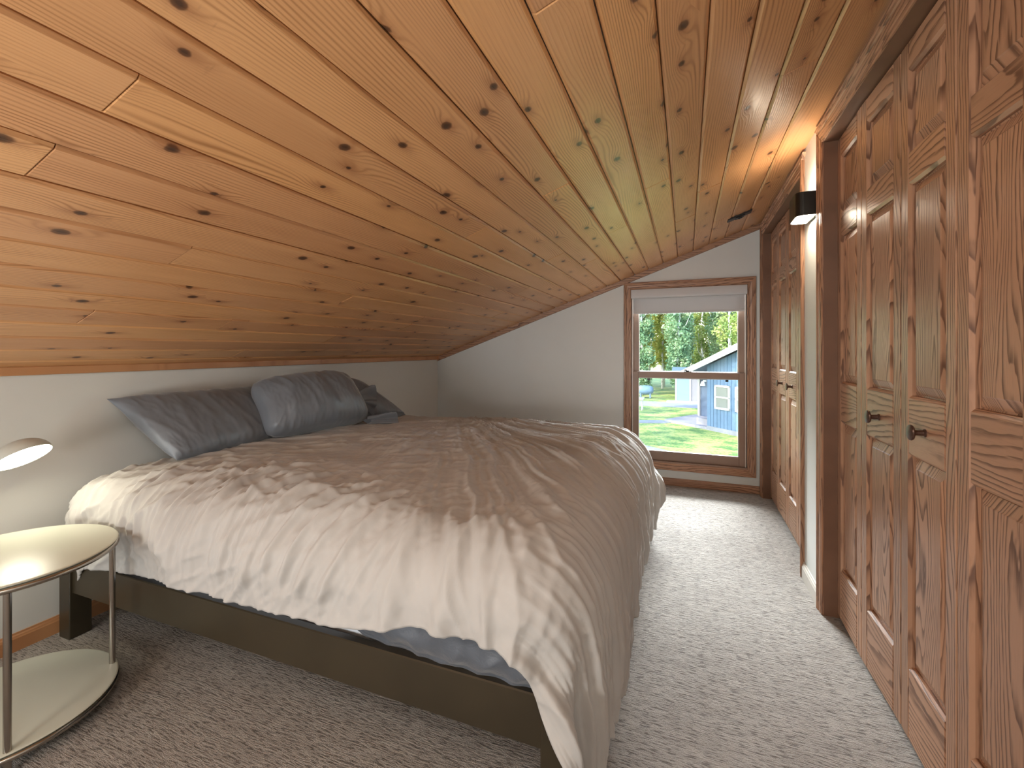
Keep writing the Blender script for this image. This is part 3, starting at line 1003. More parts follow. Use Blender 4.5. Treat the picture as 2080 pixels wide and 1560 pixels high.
# ------------------------------------------------------------------ pillows
def pillow(name, L, Hh, T, B0, e_len, e_up, e_out, seed, shape=None, wr=1.0, rnd=0.0):
    """B0: bottom near corner; e_len along the length, e_up along the height, e_out thickness direction."""
    N, Mm = 150, 110
    out_grids = []
    B0 = np.array(B0, float); e_len = np.array(e_len, float); e_up = np.array(e_up, float); e_out = np.array(e_out, float)
    e_len /= np.linalg.norm(e_len); e_up /= np.linalg.norm(e_up); e_out /= np.linalg.norm(e_out)
    s_ = np.sin(np.linspace(-np.pi / 2, np.pi / 2, N))[:, None] * np.ones((1, Mm))
    t_ = np.ones((N, 1)) * np.sin(np.linspace(-np.pi / 2, np.pi / 2, Mm))[None, :]
    verts = []
    for side in (1, -1):
        # outline: pointed corners, sides pulled in
        pin = 0.055
        uu = s_ * (1 - pin * (1 - t_ ** 2) * np.abs(s_) ** 3)
        vv = t_ * (1 - pin * 1.5 * (1 - s_ ** 2) * np.abs(t_) ** 3)
        uu = uu * (1 - rnd * np.abs(t_) ** 4 * np.abs(s_)); vv = vv * (1 - rnd * np.abs(s_) ** 4 * np.abs(t_))
        th = ((1 - np.abs(s_) ** 2.6) * (1 - np.abs(t_) ** 2.2)) ** 0.55
        uL = (uu + 1) / 2 * L; vH = (vv + 1) / 2 * Hh
        edge = np.clip(1 - th, 0, 1)
        w_ = 0.010 * wr * ridge(perlin(uL * 5 + .8 * vH, vH * 3 + seed, seed), 2.1, 1.4) \
            + 0.006 * wr * ridge(perlin(uL * 13 + 2 * vH, vH * 4, seed + 1), 2.1, 1.3) \
            + 0.006 * wr * perlin(uL * 9, vH * 9, seed + 2) \
            + 0.0025 * wr * ridge(perlin(uL * 38, vH * 15, seed + 3), 2.0, 1.2)
        # gathers running from the long edges
        ga = ridge(perlin(uL * 26, vH * 3, seed + 4), 2.0, 1.2)
        w_ = w_ + 0.009 * wr * ga * ss(0.25, 0.02, (vv + 1) / 2) + 0.005 * wr * ga * ss(0.8, 1.0, (vv + 1) / 2)
        fd = ss(0.0, 0.30, th)
        d_ = side * (T / 2 * th * (1 if side > 0 else 0.55)) + side * w_ * fd
        P_ = B0 + uL[..., None] * e_len + vH[..., None] * e_up + d_[..., None] * e_out
        if shape is not None:
            P_ = shape(P_, (uu + 1) / 2, (vv + 1) / 2, d_)
        verts.append(P_)
    bmA = bmesh.new()
    F = verts[0].reshape(-1, 3); Bk = verts[1].reshape(-1, 3)
    me = bpy.data.meshes.new(name)
    idx = np.arange(N * Mm).reshape(N, Mm)
    q = np.stack([idx[:-1, :-1], idx[1:, :-1], idx[1:, 1:], idx[:-1, 1:]], -1).reshape(-1, 4)
    me.from_pydata(np.vstack([F, Bk]).tolist(), [], np.vstack([q, q[:, ::-1] + N * Mm]).tolist())
    bmA.from_mesh(me)
    bmesh.ops.remove_doubles(bmA, verts=bmA.verts, dist=0.0002)
    bmA.to_mesh(me); bmA.free()
    me.polygons.foreach_set('use_smooth', [True] * len(me.polygons))
    me.update()
    return link(name, me, M['pillow'])


# near pillow, leaning on the knee wall
def shp1(P_, u_, v_, d_):
    P_ = P_.copy()
    P_[..., 2] += -0.012 * (1 - v_) * np.sin(u_ * np.pi) - 0.035 * (1 - u_) * v_ * 0
    P_[..., 1] += (-0.02 * (v_ - 0.5)) * (1 - u_) + 0.03 * (1 - v_) * (1 - u_) + 0.05 * (1 - u_) ** 5 * (1 - v_) ** 3
    P_[..., 0] = np.maximum(P_[..., 0], XL + 0.008)
    return P_


p1 = pillow('pillow', 0.80, 0.385, 0.185, (-2.035, 1.195, 0.652), (-0.03, 1, -0.008), (-0.285, -0.01, 0.268), (0.70, -0.05, 0.62), 101, shp1, 0.8)
tag(p1, 'slate grey pillow nearest the lamp, leaning on the white knee wall', 'pillow', 'grey pillows at the head of the bed')


def shp3(P_, u_, v_, d_):
    P_ = P_.copy()
    k_ = ss(0.58, 1.0, u_)
    P_[..., 2] -= k_ * v_ * 0.235
    P_[..., 0] += k_ * v_ * 0.11
    P_[..., 0] = np.maximum(P_[..., 0], XL + 0.008)
    return P_


p3 = pillow('pillow', 0.80, 0.350, 0.17, (-2.055, 2.02, 0.650), (0.17, 1, 0.0), (-0.20, -0.01, 0.275), (0.80, -0.12, 0.55), 131, shp3, 0.6)
tag(p3, 'dark grey pillow farthest from the lamp, slumped behind the middle pillow', 'pillow', 'grey pillows at the head of the bed')


def shp2(P_, u_, v_, d_):
    P_ = P_.copy()
    P_[..., 1] += 0.03 * (0.5 - u_) * v_ * 2.2
    P_[..., 2] -= 0.02 * (1 - u_) ** 2 * v_
    return P_


p2 = pillow('pillow', 0.70, 0.390, 0.31, (-1.975, 1.675, 0.662), (0.15, 1, 0.0), (-0.215, 0.02, 0.305), (0.80, -0.12, 0.52), 161, shp2, 1.15, 0.13)
tag(p2, 'plump slate grey pillow in the middle, standing in front of the other two', 'pillow', 'grey pillows at the head of the bed')
# loose open ends of its pillowcase
for (cx_, cy_, cz_, L_, Hh_, sd_) in ((-1.855, 2.345, 0.675, 0.13, 0.15, 5), (-1.965, 2.385, 0.800, 0.08, 0.26, 9)):
    N, Mm = 60, 50
    s_ = np.linspace(0, 1, N)[:, None] * np.ones((1, Mm)); t_ = np.ones((N, 1)) * np.linspace(0, 2 * np.pi, Mm)[None, :]
    wv_ = 1 + 0.30 * perlin(t_ * 1.6, s_ * 2, sd_) + 0.22 * np.sin(t_ * 5 + s_ * 3)
    fl_ = 0.55 + 0.45 * s_
    X_ = cx_ + 0.10 * s_ * (1 if sd_ == 5 else .4) + 0.035 * fl_ * wv_ * np.cos(t_)
    Y_ = cy_ + L_ * (s_ - 0.35) + 0.010 * np.sin(t_ * 4)
    Z_ = cz_ + Hh_ * 0.34 * fl_ * wv_ * np.sin(t_)
    Z_ = np.maximum(Z_, 0.655)
    me = grid_mesh('pillowcase_flap', np.stack([X_, Y_, Z_], -1))
    fo = link('pillowcase_flap', me, M['pillow'], p2)
    m_ = fo.modifiers.new('s', 'SOLIDIFY'); m_.thickness = 0.003
    fo['label'] = 'crumpled open end of the pillowcase'

# ------------------------------------------------------------------ round side table
TB = empty('side_table', (-1.905, 0.715, 0))
tag(TB, 'round two-tier side table with white tops and nickel tube frame beside the bed', 'table')
TR = 0.255
ZT, ZS = 0.505, 0.060


def ring_pts(r, z, n_=64): return [(r * math.cos(2 * math.pi * k / n_), r * math.sin(2 * math.pi * k / n_), z) for k in range(n_)]


for nm_, z, lb in (('tabletop', ZT, None), ('shelf', ZS, None)):
    bm = bmesh.new()
    lathe(bm, [(0, z - 0.006), (TR - 0.006, z - 0.006), (TR - 0.002, z - 0.004), (TR, z - 0.001), (TR - 0.002, z + 0.0005), (TR - 0.005, z + 0.001), (0, z + 0.001)], 96)
    from_bm(nm_, bm, M['lacquer'], TB, auto=35)
    bm = bmesh.new()
    tube(bm, ring_pts(TR - 0.005, z - 0.0145), 0.0085, 10, True)
    from_bm('ring_tube', bm, M['nickel'], TB, smooth=True)
for ang in (70, -20, 205):
    a = math.radians(ang)
    r_ = TR - 0.014
    bm = bmesh.new()
    tube(bm, [(r_ * math.cos(a), r_ * math.sin(a), 0.001), (r_ * math.cos(a), r_ * math.sin(a), ZT - 0.008)], 0.0085, 14)
    from_bm('leg', bm, M['nickel'], TB, auto=50)

# ------------------------------------------------------------------ wall reading lamp
LC = Vector((-2.150, 0.850, 0.752))
rgt = Vector((math.cos(YAW), math.sin(YAW), 0)); fwd = Vector((-math.sin(YAW), math.cos(YAW), 0))
axis = (rgt * 0.60 - Vector((0, 0, 1)) * 0.86 - fwd * 0.06).normalized()
LP = empty('reading_lamp', (XL, 0.72, 0.74))
tag(LP, 'lit grey dome reading lamp on the wall above the side table', 'lamp')
q = (-axis).to_track_quat('Z', 'Y').to_matrix().to_4x4()
MT = Matrix.Translation(LC - Vector((XL, 0.72, 0.74))) @ q
bm = bmesh.new()
R_ = 0.078
prof = [(0, 0.062)]
for i in range(1, 15):
    a = math.radians(90 - i * 90 / 14)
    prof.append((R_ * math.cos(a), 0.060 * math.sin(a)))
prof.append((R_ - 0.002, -0.001))
for i in range(13, 0, -1):
    a = math.radians(90 - i * 90 / 14)
    prof.append(((R_ - 0.003) * math.cos(a), 0.057 * math.sin(a)))
prof.append((0, 0.057))
lathe(bm, prof, 48, MT)
from_bm('lamp_shade', bm, M['lampshade'], LP, auto=60)
bm = bmesh.new()
lathe(bm, [(0, 0.003), (R_ - 0.006, 0.004), (R_ - 0.006, 0.007), (0, 0.010)], 48, MT)
g_ = from_bm('diffuser', bm, M['lamp_glow'], LP, auto=60)
g_['label'] = 'glowing white diffuser'
jt = MT @ Vector((0, 0, 0.066))
sidep = Vector((0.10, -0.03, 0.0))
bm = bmesh.new()
jp = MT @ Vector((-0.060, 0.0, 0.030))
tube(bm, [Vector((0.02, 0, 0.0)), Vector((0.09, -0.02, -0.01)), Vector((0.14, 0.0, -0.02)), LC - Vector((XL, .72, .74)) - rgt * 0.085 + Vector((0, 0, -.014))], 0.004, 10)
from_bm('arm', bm, M['nickel'], LP, smooth=True)
bm = bmesh.new()
bmesh.ops.create_uvsphere(bm, u_segments=16, v_segments=10, radius=0.008, matrix=Matrix.Translation(LC - Vector((XL, .72, .74)) - rgt * 0.084 + Vector((0, 0, -.014))))
from_bm('ball_joint', bm, M['nickel'], LP, smooth=True)
bm = bmesh.new()
lathe(bm, [(0, 0), (0.045, 0), (0.045, 0.012), (0.040, 0.018), (0, 0.020)], 32, Matrix.Rotation(math.pi / 2, 4, 'Y'))
from_bm('wall_plate', bm, M['lampshade'], LP, auto=40)

# ------------------------------------------------------------------ wall sconce between the closets
SX, SY0, SY1, SZ0, SZ1 = 0.456, 2.325, 2.495, 1.722, 1.826
SN = empty('wall_sconce', (XR, (SY0 + SY1) / 2, 1.77))
tag(SN, 'black up-and-down wall sconce, lit, between the two closets', 'lamp')


def sprof(ins, back=XR - 0.012):
    pts = []
    yc = (SY0 + SY1) / 2
    hw = (SY1 - SY0) / 2 - ins
    r_ = 0.030
    x_ = SX + ins
    pts.append((back, yc - hw))
    for k_ in range(0, 7):
        a = math.pi / 2 * k_ / 6
        pts.append((x_ + r_ - r_ * math.sin(a), yc - hw + r_ - r_ * math.cos(a)) if True else None)
    for k_ in range(0, 7):
        a = math.pi / 2 * k_ / 6
        pts.append((x_ + r_ - r_ * math.cos(a), yc + hw - r_ + r_ * math.sin(a)))
    pts.append((back, yc + hw))
    return pts


off = Vector((-XR, -(SY0 + SY1) / 2, -1.77))
o_p = sprof(0); i_p = sprof(0.004, XR - 0.016)
bm = bmesh.new()
n_ = len(o_p)
V = {}
for nm_, pp in (('o', o_p), ('i', i_p)):
    for z in (SZ0, SZ1):
        V[nm_, z] = [bm.verts.new(Vector((x, y, z)) + off) for x, y in pp]
for i in range(n_):
    j = (i + 1) % n_
    bm.faces.new((V['o', SZ0][i], V['o', SZ0][j], V['o', SZ1][j], V['o', SZ1][i]))
    bm.faces.new((V['i', SZ0][i], V['i', SZ1][i], V['i', SZ1][j], V['i', SZ0][j]))
    for z in (SZ0, SZ1):
        bm.faces.new((V['o', z][i], V['i', z][i], V['i', z][j], V['o', z][j]))
from_bm('housing', bm, M['bronze'], SN, auto=30)
box('wall_plate', -0.014, 0.0, -0.062, 0.062, SZ0 - 1.77 + .006, SZ1 - 1.77 - .006, M['bronze'], SN, 0.002)
for z0, z1 in ((SZ0 + 0.0015, SZ0 + 0.006), (SZ1 - 0.018, SZ1 - 0.014)):
    bm = bmesh.new()
    prism(bm, [Vector((x, y, z0)) + off for x, y in sprof(0.005, XR - 0.018)], [Vector((x, y, z1)) + off for x, y in sprof(0.005, XR - 0.018)])
    g_ = from_bm('diffuser', bm, M['sconce_glow'], SN)
    g_['label'] = 'glowing diffuser'

# ------------------------------------------------------------------ black ceiling fixture
CF = empty('ceiling_bracket', (0.336, 3.41, ceil_z(0.336)))
CF.rotation_euler = (0, -ANG, 0)
tag(CF, 'small black bracket plate on the pine ceiling near the window wall', 'bracket')
bm = bmesh.new()
add_box(bm, -0.078, 0.078, -0.034, 0.034, -0.009, 0.0015, 0.002)
from_bm('plate', bm, M['black'], CF)
bm = bmesh.new()
add_box(bm, -0.030, 0.030, -0.030, 0.026, -0.016, -0.007, 0.003)
lathe(bm, [(0, -0.022), (0.012, -0.022), (0.014, -0.016), (0.014, -0.010)], 20)
from_bm('hook_block', bm, M['black'], CF)

# ------------------------------------------------------------------ outside
G0 = -2.58


def ext_noise_mat(name, cols, scale, rough=0.9, stretch=(1, 1, 1), bumpd=0.0):
    t_ = NT(name)
    P_, _ = t_.coords(False)
    f = t_.noise(t_.vm('MULTIPLY', P_, stretch), scale, 4, 0.65)
    f2 = t_.noise(P_, scale * 14, 2, 0.6)
    ff = t_.ma('MULTIPLY_ADD', t_.ma('SUBTRACT', f2, 0.5), 0.5, f)
    nr = t_.bump(f2, 0.5, bumpd) if bumpd else None
    return t_.fin(t_.ramp(ff, cols), rough, nr)


M['grass'] = ext_noise_mat('lawn_grass', [(0.36, (0.050, 0.125, 0.022)), (0.48, (0.150, 0.240, 0.045)), (0.60, (0.340, 0.320, 0.090))], 0.9, 0.9, (1, 1.6, 1), 0.05)
M['paving'] = ext_noise_mat('pale_paving', [(0.3, (0.150, 0.155, 0.170)), (0.7, (0.230, 0.235, 0.250))], 1.5)
M['deck'] = ext_noise_mat('pale_concrete', [(0.3, (0.180, 0.175, 0.190)), (0.7, (0.240, 0.230, 0.245))], 1.0)
M['siding'] = ext_noise_mat('blue_siding', [(0.3, (0.065, 0.117, 0.190)), (0.7, (0.090, 0.150, 0.230))], 2.0, 0.6)
M['siding_dark'] = ext_noise_mat('siding_shade_backing', [(0.3, (0.050, 0.075, 0.125)), (0.7, (0.070, 0.100, 0.155))], 2.0, 0.6)  # shade of the porch wall put into a darker blue; also backs the boards
M['metal_roof'] = ext_noise_mat('metal_roof', [(0.3, (0.080, 0.125, 0.180)), (0.7, (0.120, 0.170, 0.225))], 1.0, 0.4)
M['white_paint'] = plain('white_paint', (0.390, 0.390, 0.380), 0.5, 0.03)
M['house_glass'] = plain('house_glass', (0.150, 0.160, 0.150), 0.15, 0.05)
M['beige'] = plain('beige_wall', (0.170, 0.165, 0.170), 0.7, 0.05)
M['pale_blue'] = plain('pale_blue_door', (0.130, 0.210, 0.300), 0.6, 0.05)
M['bark'] = ext_noise_mat('pale_bark', [(0.35, (0.30, 0.29, 0.28)), (0.5, (0.60, 0.59, 0.58)), (0.7, (0.74, 0.73, 0.72))], 5, 0.9, (1, 1, 0.35))


def leaf_mat(name, a, b, c_):
    t_ = NT(name)
    P_, r_ = t_.coords()
    f = t_.noise(P_, 0.9, 3, 0.7)
    col = t_.ramp(f, [(0.34, a), (0.5, b), (0.66, c_)])
    pr = t_.b
    t_.fin(col, 0.6)
    tl = t_.n('ShaderNodeBsdfTranslucent'); t_.l(col, tl.inputs[0])
    mx_ = t_.n('ShaderNodeMixShader'); mx_.inputs[0].default_value = 0.45
    t_.l(pr.outputs[0], mx_.inputs[1]); t_.l(tl.outputs[0], mx_.inputs[2]); t_.l(mx_.outputs[0], t_.out.inputs[0])
    return t_.m


M['leaf_a'] = leaf_mat('leaves_green', (0.120, 0.210, 0.060), (0.330, 0.430, 0.120), (0.520, 0.560, 0.200))
M['leaf_b'] = leaf_mat('leaves_yellow', (0.230, 0.300, 0.060), (0.480, 0.500, 0.110), (0.660, 0.600, 0.180))
M['leaf_c'] = leaf_mat('leaves_bluegreen', (0.090, 0.190, 0.100), (0.200, 0.340, 0.170), (0.400, 0.500, 0.280))

bm = bmesh.new()
add_box(bm, -60, 60, 4.6, 120, G0 - 0.3, G0)
lawn = from_bm('lawn', bm, M['grass'])
struct(lawn, 'sunlit yellow-green lawn outside the window')


def slab(name, pts, z0, z1, mat, label):
    bm_ = bmesh.new()
    prism(bm_, [(x_, y_, z0) for x_, y_ in pts], [(x_, y_, z1) for x_, y_ in pts])
    return struct(from_bm(name, bm_, mat), label)


slab('driveway', [(-14, 31.6), (1.0, 30.9), (9.0, 30.2), (9.0, 33.6), (-14, 33.8)], G0, G0 + 0.03, M['paving'], 'pale driveway beyond the lawn')
slab('patio', [(-1.05, 24.7), (0.92, 22.8), (2.5, 24.4), (0.5, 27.2)], G0, G0 + 0.12, M['deck'], 'pale concrete patio beside the blue house')
slab('garden_path', [(-9, 21.4), (-1.0, 24.0), (-0.7, 24.4), (-1.2, 24.9), (-9, 22.1)], G0, G0 + 0.03, M['paving'], 'narrow pale path crossing the lawn')
slab('walkway', [(-6, 19.6), (-1.73, 18.3), (-0.07, 17.0), (0.3, 15.0), (-6, 14.0)], G0, G0 + 0.03, M['paving'], 'pale paved walkway nearest the window')

# blue house: gable wall frame (s along the wall, n away from us)
ha = Vector((0.917, 22.814, 0)); hd = Vector((0.6702, -0.7422, 0)); hn = Vector((0.7422, 0.6702, 0))
HS = empty('blue_house', (ha.x, ha.y, G0), math.atan2(hd.y, hd.x))
tag(HS, 'blue board-and-batten house with white rakes and a metal roof across the lawn', 'house')
# local: x = s, y = away, z up from ground
HZ = lambda z: z - G0
PK = 3.15
eave = HZ(-0.02)
sl = 0.392


def rz_(s_): return HZ(0.53) + sl * (PK - abs(s_ - PK)) - 0.13


bm = bmesh.new()
W2 = 2 * PK
prism(bm, [(0, 0, 0.15), (W2, 0, 0.15), (W2, 0, rz_(W2)), (PK, 0, rz_(PK)), (0, 0, rz_(0))],
      [(0, 8, 0.15), (W2, 8, 0.15), (W2, 8, rz_(W2)), (PK, 8, rz_(PK)), (0, 8, rz_(0))])
from_bm('wall_body', bm, M['siding_dark'], HS)
random.seed(11)
x_ = 0.0
while x_ < W2 - 0.05:
    w_ = 0.20
    z1a, z1b = rz_(x_) - .01, rz_(min(x_ + w_, W2)) - .01
    bm = bmesh.new()
    x2 = min(x_ + w_ - 0.022, W2)
    prism(bm, [(x_, -0.02, 0.2), (x2, -0.02, 0.2), (x2, -0.02, z1b), (x_, -0.02, z1a)], [(x_, 0.0, 0.2), (x2, 0.0, 0.2), (x2, 0.0, z1b), (x_, 0.0, z1a)])
    from_bm('siding_board', bm, M['siding'], HS)
    x_ += w_
box('foundation', -0.02, W2 + .02, -0.03, 8, 0, 0.2, M['paving'], HS)
for sgn in (1, -1):
    bm = bmesh.new()
    e0 = -1.36 if sgn > 0 else W2 + 1.36
    zz = lambda s_: HZ(0.53) + sl * (PK - abs(s_ - PK))
    prism(bm, [(e0, -0.45, zz(e0) - .03), (PK, -0.45, zz(PK) - .03), (PK, -0.45, zz(PK) + .04), (e0, -0.45, zz(e0) + .04)],
          [(e0, 8.4, zz(e0) - .03), (PK, 8.4, zz(PK) - .03), (PK, 8.4, zz(PK) + .04), (e0, 8.4, zz(e0) + .04)])
    for k_ in range(22):
        y_ = -0.44 + k_ * 0.41
        prism(bm, [(e0, y_, zz(e0) + .03), (PK, y_, zz(PK) + .03), (PK, y_, zz(PK) + .075), (e0, y_, zz(e0) + .075)],
              [(e0, y_ + .04, zz(e0) + .03), (PK, y_ + .04, zz(PK) + .03), (PK, y_ + .04, zz(PK) + .075), (e0, y_ + .04, zz(e0) + .075)])
    from_bm('roof', bm, M['metal_roof'], HS)
    bm = bmesh.new()
    prism(bm, [(e0, -0.50, zz(e0) - .22), (PK, -0.50, zz(PK) - .22), (PK, -0.50, zz(PK) + .05), (e0, -0.50, zz(e0) + .05)],
          [(e0, -0.45, zz(e0) - .22), (PK, -0.45, zz(PK) - .22), (PK, -0.45, zz(PK) + .05), (e0, -0.45, zz(e0) + .05)])
    from_bm('rake_board', bm, M['white_paint'], HS)['label'] = 'white rake board'


def house_window(s0, s1, z0, z1):
    f_ = bmesh.new()
    b = 0.09
    for q_ in ((s0, s0 + b, z0, z1), (s1 - b, s1, z0, z1), (s0, s1, z0, z0 + b), (s0, s1, z1 - b, z1), (s0, s1, (z0 + z1) / 2 - .035, (z0 + z1) / 2 + .035)):
        add_box(f_, q_[0], q_[1], -0.07, -0.02, q_[2], q_[3])
    fo_ = from_bm('window', f_, M['white_paint'], HS)
    fo_['label'] = 'white framed window'
    box('pane', s0 + b, s1 - b, -0.045, -0.025, z0 + b, (z0 + z1) / 2 - .035, M['house_glass'], fo_)
    box('pane', s0 + b, s1 - b, -0.045, -0.025, (z0 + z1) / 2 + .035, z1 - b, M['house_glass'], fo_)


house_window(0.47, 1.33, HZ(-1.54), HZ(-0.45))
house_window(1.62, 2.45, HZ(-1.54), HZ(-0.45))
# recessed porch wing behind the corner
box('porch_wall', -3.0, 0.0, 2.45, 2.6, 0.12, HZ(-0.25), M['siding_dark'], HS)
box('porch_post', -3.14, -3.0, 2.38, 2.52, 0.0, HZ(-0.20), M['white_paint'], HS)['label'] = 'white corner post'
bm = bmesh.new()
prism(bm, [(-3.4, 1.6, HZ(-0.30)), (0.0, 1.6, HZ(-0.05)), (0.0, 1.6, HZ(0.02)), (-3.4, 1.6, HZ(-0.23))],
      [(-3.4, 6, HZ(-0.30)), (0.0, 6, HZ(-0.05)), (0.0, 6, HZ(0.02)), (-3.4, 6, HZ(-0.23))])
from_bm('porch_roof', bm, M['metal_roof'], HS)
bm = bmesh.new()
lathe(bm, [(0, .10), (.05, .09), (.11, -.05), (.12, -.12), (0, -.12)], 16, Matrix.Translation((-0.12, -0.16, HZ(-0.42))))
add_box(bm, -0.16, -0.08, -0.10, 0.02, HZ(-0.36), HZ(-0.28))
from_bm('porch_light', bm, M['white_paint'], HS)['label'] = 'white porch lantern'
box('door_step', -1.0, -0.05, 0.3, 1.2, 0.0, 0.42, M['deck'], HS)
bm = bmesh.new()
add_box(bm, -1.9, 0.0, 4.6, 5.3, HZ(0.70), HZ(1.12))
from_bm('roof_curb', bm, M['pale_blue'], HS)

# shed beyond the lawn
SHD = empty('garden_shed', (0.0, 34.3, G0))
tag(SHD, 'small shed with a pale blue door and beige siding beyond the lawn', 'shed')
box('wall_body', -0.72, 2.6, 0.0, 2.6, 0, 1.95, M['beige'], SHD)
box('shed_door', -0.62, 0.22, -0.06, 0.0, 0.08, 1.85, M['pale_blue'], SHD)
for x_ in (-0.74, 0.22):
    box('corner_board', x_, x_ + 0.10, -0.07, 0.0, 0.0, 1.95, M['white_paint'], SHD)
bm = bmesh.new()
prism(bm, [(-1.0, -0.3, 1.93), (2.9, -0.3, 1.93), (2.9, -0.3, 2.02), (-1.0, -0.3, 2.02)], [(-1.0, 2.9, 2.3), (2.9, 2.9, 2.3), (2.9, 2.9, 2.39), (-1.0, 2.9, 2.39)])
from_bm('roof', bm, M['metal_roof'], SHD)
box('ramp', -1.3, 1.6, -1.0, -0.02, 0.0, 0.10, M['white_paint'], SHD)

# white bench / table at the left of the lawn
TBL = empty('garden_table', (-2.9, 29.0, G0))
tag(TBL, 'white garden table at the left edge of the far lawn', 'table')
box('tabletop', -0.9, 0.45, -0.4, 0.4, 0.66, 0.74, M['white_paint'], TBL)
for x_ in (-0.75, 0.30):
    for y_ in (-0.3, 0.25):
        box('leg', x_, x_ + 0.08, y_, y_ + 0.08, 0, 0.67, M['white_paint'], TBL)
# pale tank among the trees
bm = bmesh.new()
lathe(bm, [(0, -0.75), (0.25, -0.70), (0.42, -0.5), (0.46, 0), (0.42, .5), (.25, .70), (0, .75)], 24, Matrix.Translation((0, 0, 0.75)) @ Matrix.Rotation(math.pi / 2, 4, 'Y'))
add_box(bm, -0.5, -0.38, -0.3, 0.3, 0, 0.5); add_box(bm, 0.38, 0.5, -0.3, 0.3, 0, 0.5)
tk = from_bm('gas_tank', bm, M['pale_blue'], auto=40)
tk.location = (-2.95, 36.4, G0)
tk.scale = (0.8, 0.8, 0.8)
tag(tk, 'pale blue gas tank at the foot of the trees', 'tank')


# trees
def foliage_mesh(name, nleaf, rad, z0, z1, size, seed, mat, cluster=60):
    rs = np.random.RandomState(seed)
    nc = cluster
    cz = rs.uniform(z0, z1, nc)
    k_ = (cz - z0) / (z1 - z0)
    cr_ = rad * np.sin(np.pi * np.clip(0.12 + 0.80 * k_, 0, 1)) ** 0.6 * rs.uniform(0.15, 1.0, nc) ** 0.5
    ca = rs.uniform(0, 2 * np.pi, nc)
    C_ = np.stack([cr_ * np.cos(ca), cr_ * np.sin(ca), cz], -1)
    ci = rs.randint(0, nc, nleaf)
    P_ = C_[ci] + np.clip(rs.normal(0, 1, (nleaf, 3)), -1.7, 1.7) * np.array([0.42, 0.42, 0.55]) * rad * 0.45
    a = rs.normal(0, 1, (nleaf, 3)); a /= np.linalg.norm(a, axis=1, keepdims=True)
    b = rs.normal(0, 1, (nleaf, 3)); b -= (a * b).sum(1, keepdims=True) * a; b /= np.linalg.norm(b, axis=1, keepdims=True)
    s_ = (size * rs.uniform(0.6, 1.3, nleaf))[:, None]
    V_ = np.stack([P_ - a * s_, P_ + b * s_ * 0.6, P_ + a * s_, P_ - b * s_ * 0.6], 1).reshape(-1, 3)
    me_ = bpy.data.meshes.new(name)
    me_.vertices.add(len(V_)); me_.vertices.foreach_set('co', V_.reshape(-1).astype(np.float32))
    me_.loops.add(len(V_)); me_.loops.foreach_set('vertex_index', np.arange(len(V_), dtype=np.int32))
    me_.polygons.add(nleaf); me_.polygons.foreach_set('loop_start', (np.arange(nleaf) * 4).astype(np.int32))
    me_.update(calc_edges=True)
    me_.materials.append(mat)
    return me_


fol = [foliage_mesh('foliage', 9500, 1.08, 1.4, 13, 0.12, 1, M['leaf_a'], 120), foliage_mesh('foliage', 9500, 1.08, 2.2, 14, 0.12, 2, M['leaf_b'], 120),
       foliage_mesh('foliage', 9500, 1.08, 1.0, 12, 0.12, 3, M['leaf_c'], 120), foliage_mesh('foliage', 9500, 1.08, 2.8, 14, 0.12, 4, M['leaf_b'], 120)]
trk = []
for i in range(3):
    bm = bmesh.new()
    rt = random.Random(20 + i)
    pts, rr_ = [], []
    for k_ in range(9):
        pts.append((rt.uniform(-.12, .12) * k_ / 4, rt.uniform(-.12, .12) * k_ / 4, k_ * 1.7)); rr_.append(0.15 - 0.014 * k_)
    tube(bm, pts, rr_, 8)
    for b_i in range(9):
        z = rt.uniform(3, 11); a = rt.uniform(0, 6.28)
        tube(bm, [(0, 0, z), (math.cos(a) * .8, math.sin(a) * .8, z + .7), (math.cos(a) * 1.25, math.sin(a) * 1.25, z + 1.7)], [0.045, 0.03, 0.012], 5)
    me_ = bpy.data.meshes.new('trunk'); bm.to_mesh(me_); bm.free(); me_.materials.append(M['bark'])
    me_.polygons.foreach_set('use_smooth', [True] * len(me_.polygons))
    trk.append(me_)
rt = random.Random(5)
spots = [(-7.0, 13.5, 0), (-8.6, 17.0, 0), (-4.9, 15.2, 1), (-10.5, 14.6, 1), (-9.0, 21.0, 0), (-12.0, 19.0, 1), (-11.6, 25.5, 0), (-14.5, 23.0, 1)]
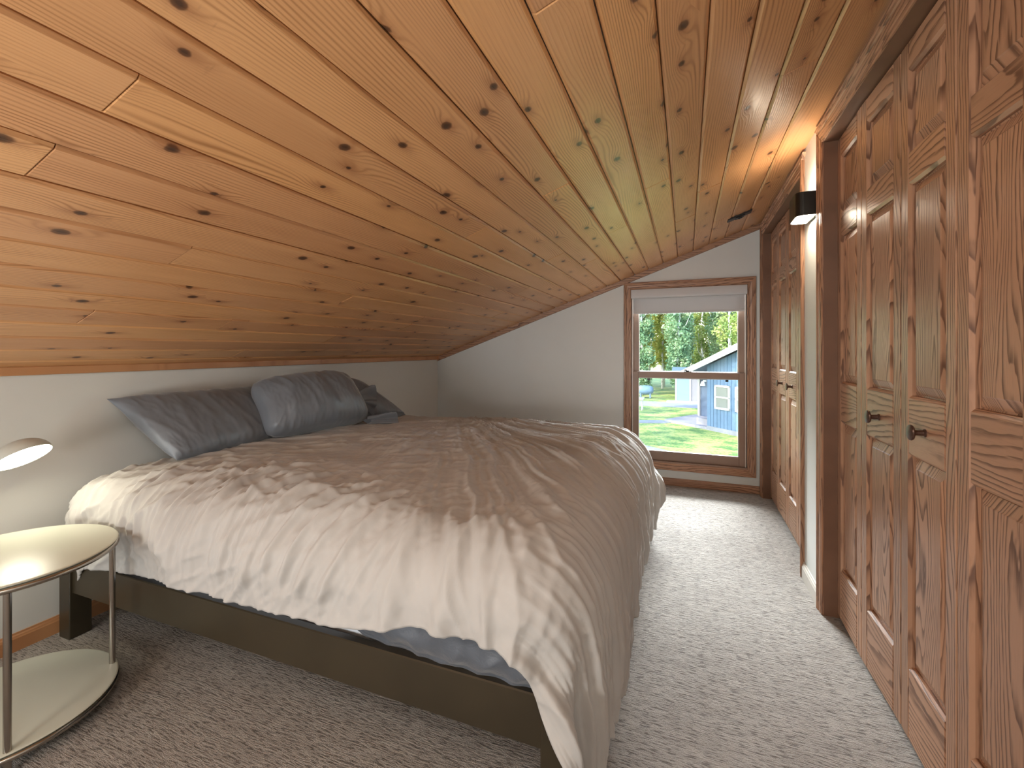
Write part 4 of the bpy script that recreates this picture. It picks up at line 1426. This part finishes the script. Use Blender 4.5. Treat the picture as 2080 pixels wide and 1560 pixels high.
for row, (yy_, nn, x0_, x1_) in enumerate(((38.4, 7, -11, 11.5), (41.8, 8, -12.5, 13), (45.2, 8, -12.5, 13), (48.6, 9, -14.5, 15), (52.0, 9, -14.5, 15))):
    for i in range(nn):
        spots.append((x0_ + (x1_ - x0_) * (i + .5) / nn + (row % 2) * 1.3 - .6 + rt.uniform(-.3, .3), yy_ + rt.uniform(-.3, .3), row))
for i, (x_, y_, row) in enumerate(spots):
    if abs(x_ - 0.9) < 2.6 and y_ < 40: x_ = x_ + (3.4 if x_ > .9 else -2.9) if False else x_
    r_ = empty('woodland_tree', (x_, y_, G0), rt.uniform(0, 6.28))
    s_ = rt.uniform(0.88, 0.94)
    r_.scale = (s_, s_, s_)
    kind_ = rt.choice([0, 2, 1, 3]) if row < 2 else rt.choice([1, 3, 0, 1])
    f_ = link('foliage', fol[kind_], None, r_); f_['kind'] = 'stuff'
    link('trunk', trk[i % 3], None, r_)
    lb = {0: 'green-leaved', 2: 'dark blue-green', 1: 'yellow-leaved', 3: 'yellow-leaved'}[kind_]
    tag(r_, 'slender %s tree with pale bark in the woodland beyond the lawn' % lb, 'tree', '%s trees in the woodland' % lb)
bushm = foliage_mesh('foliage', 3500, 0.72, 0.1, 2.2, 0.12, 9, M['leaf_c'], 40)
stem_bm = bmesh.new()
for k_ in range(5):
    a = k_ * 1.26
    tube(stem_bm, [(0, 0, 0), (math.cos(a) * .35, math.sin(a) * .35, .8), (math.cos(a) * .5, math.sin(a) * .5, 1.6)], [0.04, 0.03, 0.012], 6)
stm = bpy.data.meshes.new('stem'); stem_bm.to_mesh(stm); stem_bm.free(); stm.materials.append(M['bark'])
for i in range(10):
    x_ = -9.6 + i * 2.05 + rt.uniform(-.1, .1)
    y_ = 36.2 + rt.uniform(-.2, .2)
    if -1.5 < x_ < 3.4: continue
    if -4.0 < x_ < -2.0: continue
    r_ = empty('woodland_shrub', (x_, y_, G0), rt.uniform(0, 6.28))
    f_ = link('foliage', bushm, None, r_); f_['kind'] = 'stuff'
    link('stem', stm, None, r_)
    tag(r_, 'leafy green shrub at the foot of the woodland beyond the lawn', 'shrub', 'shrubs along the woodland edge')
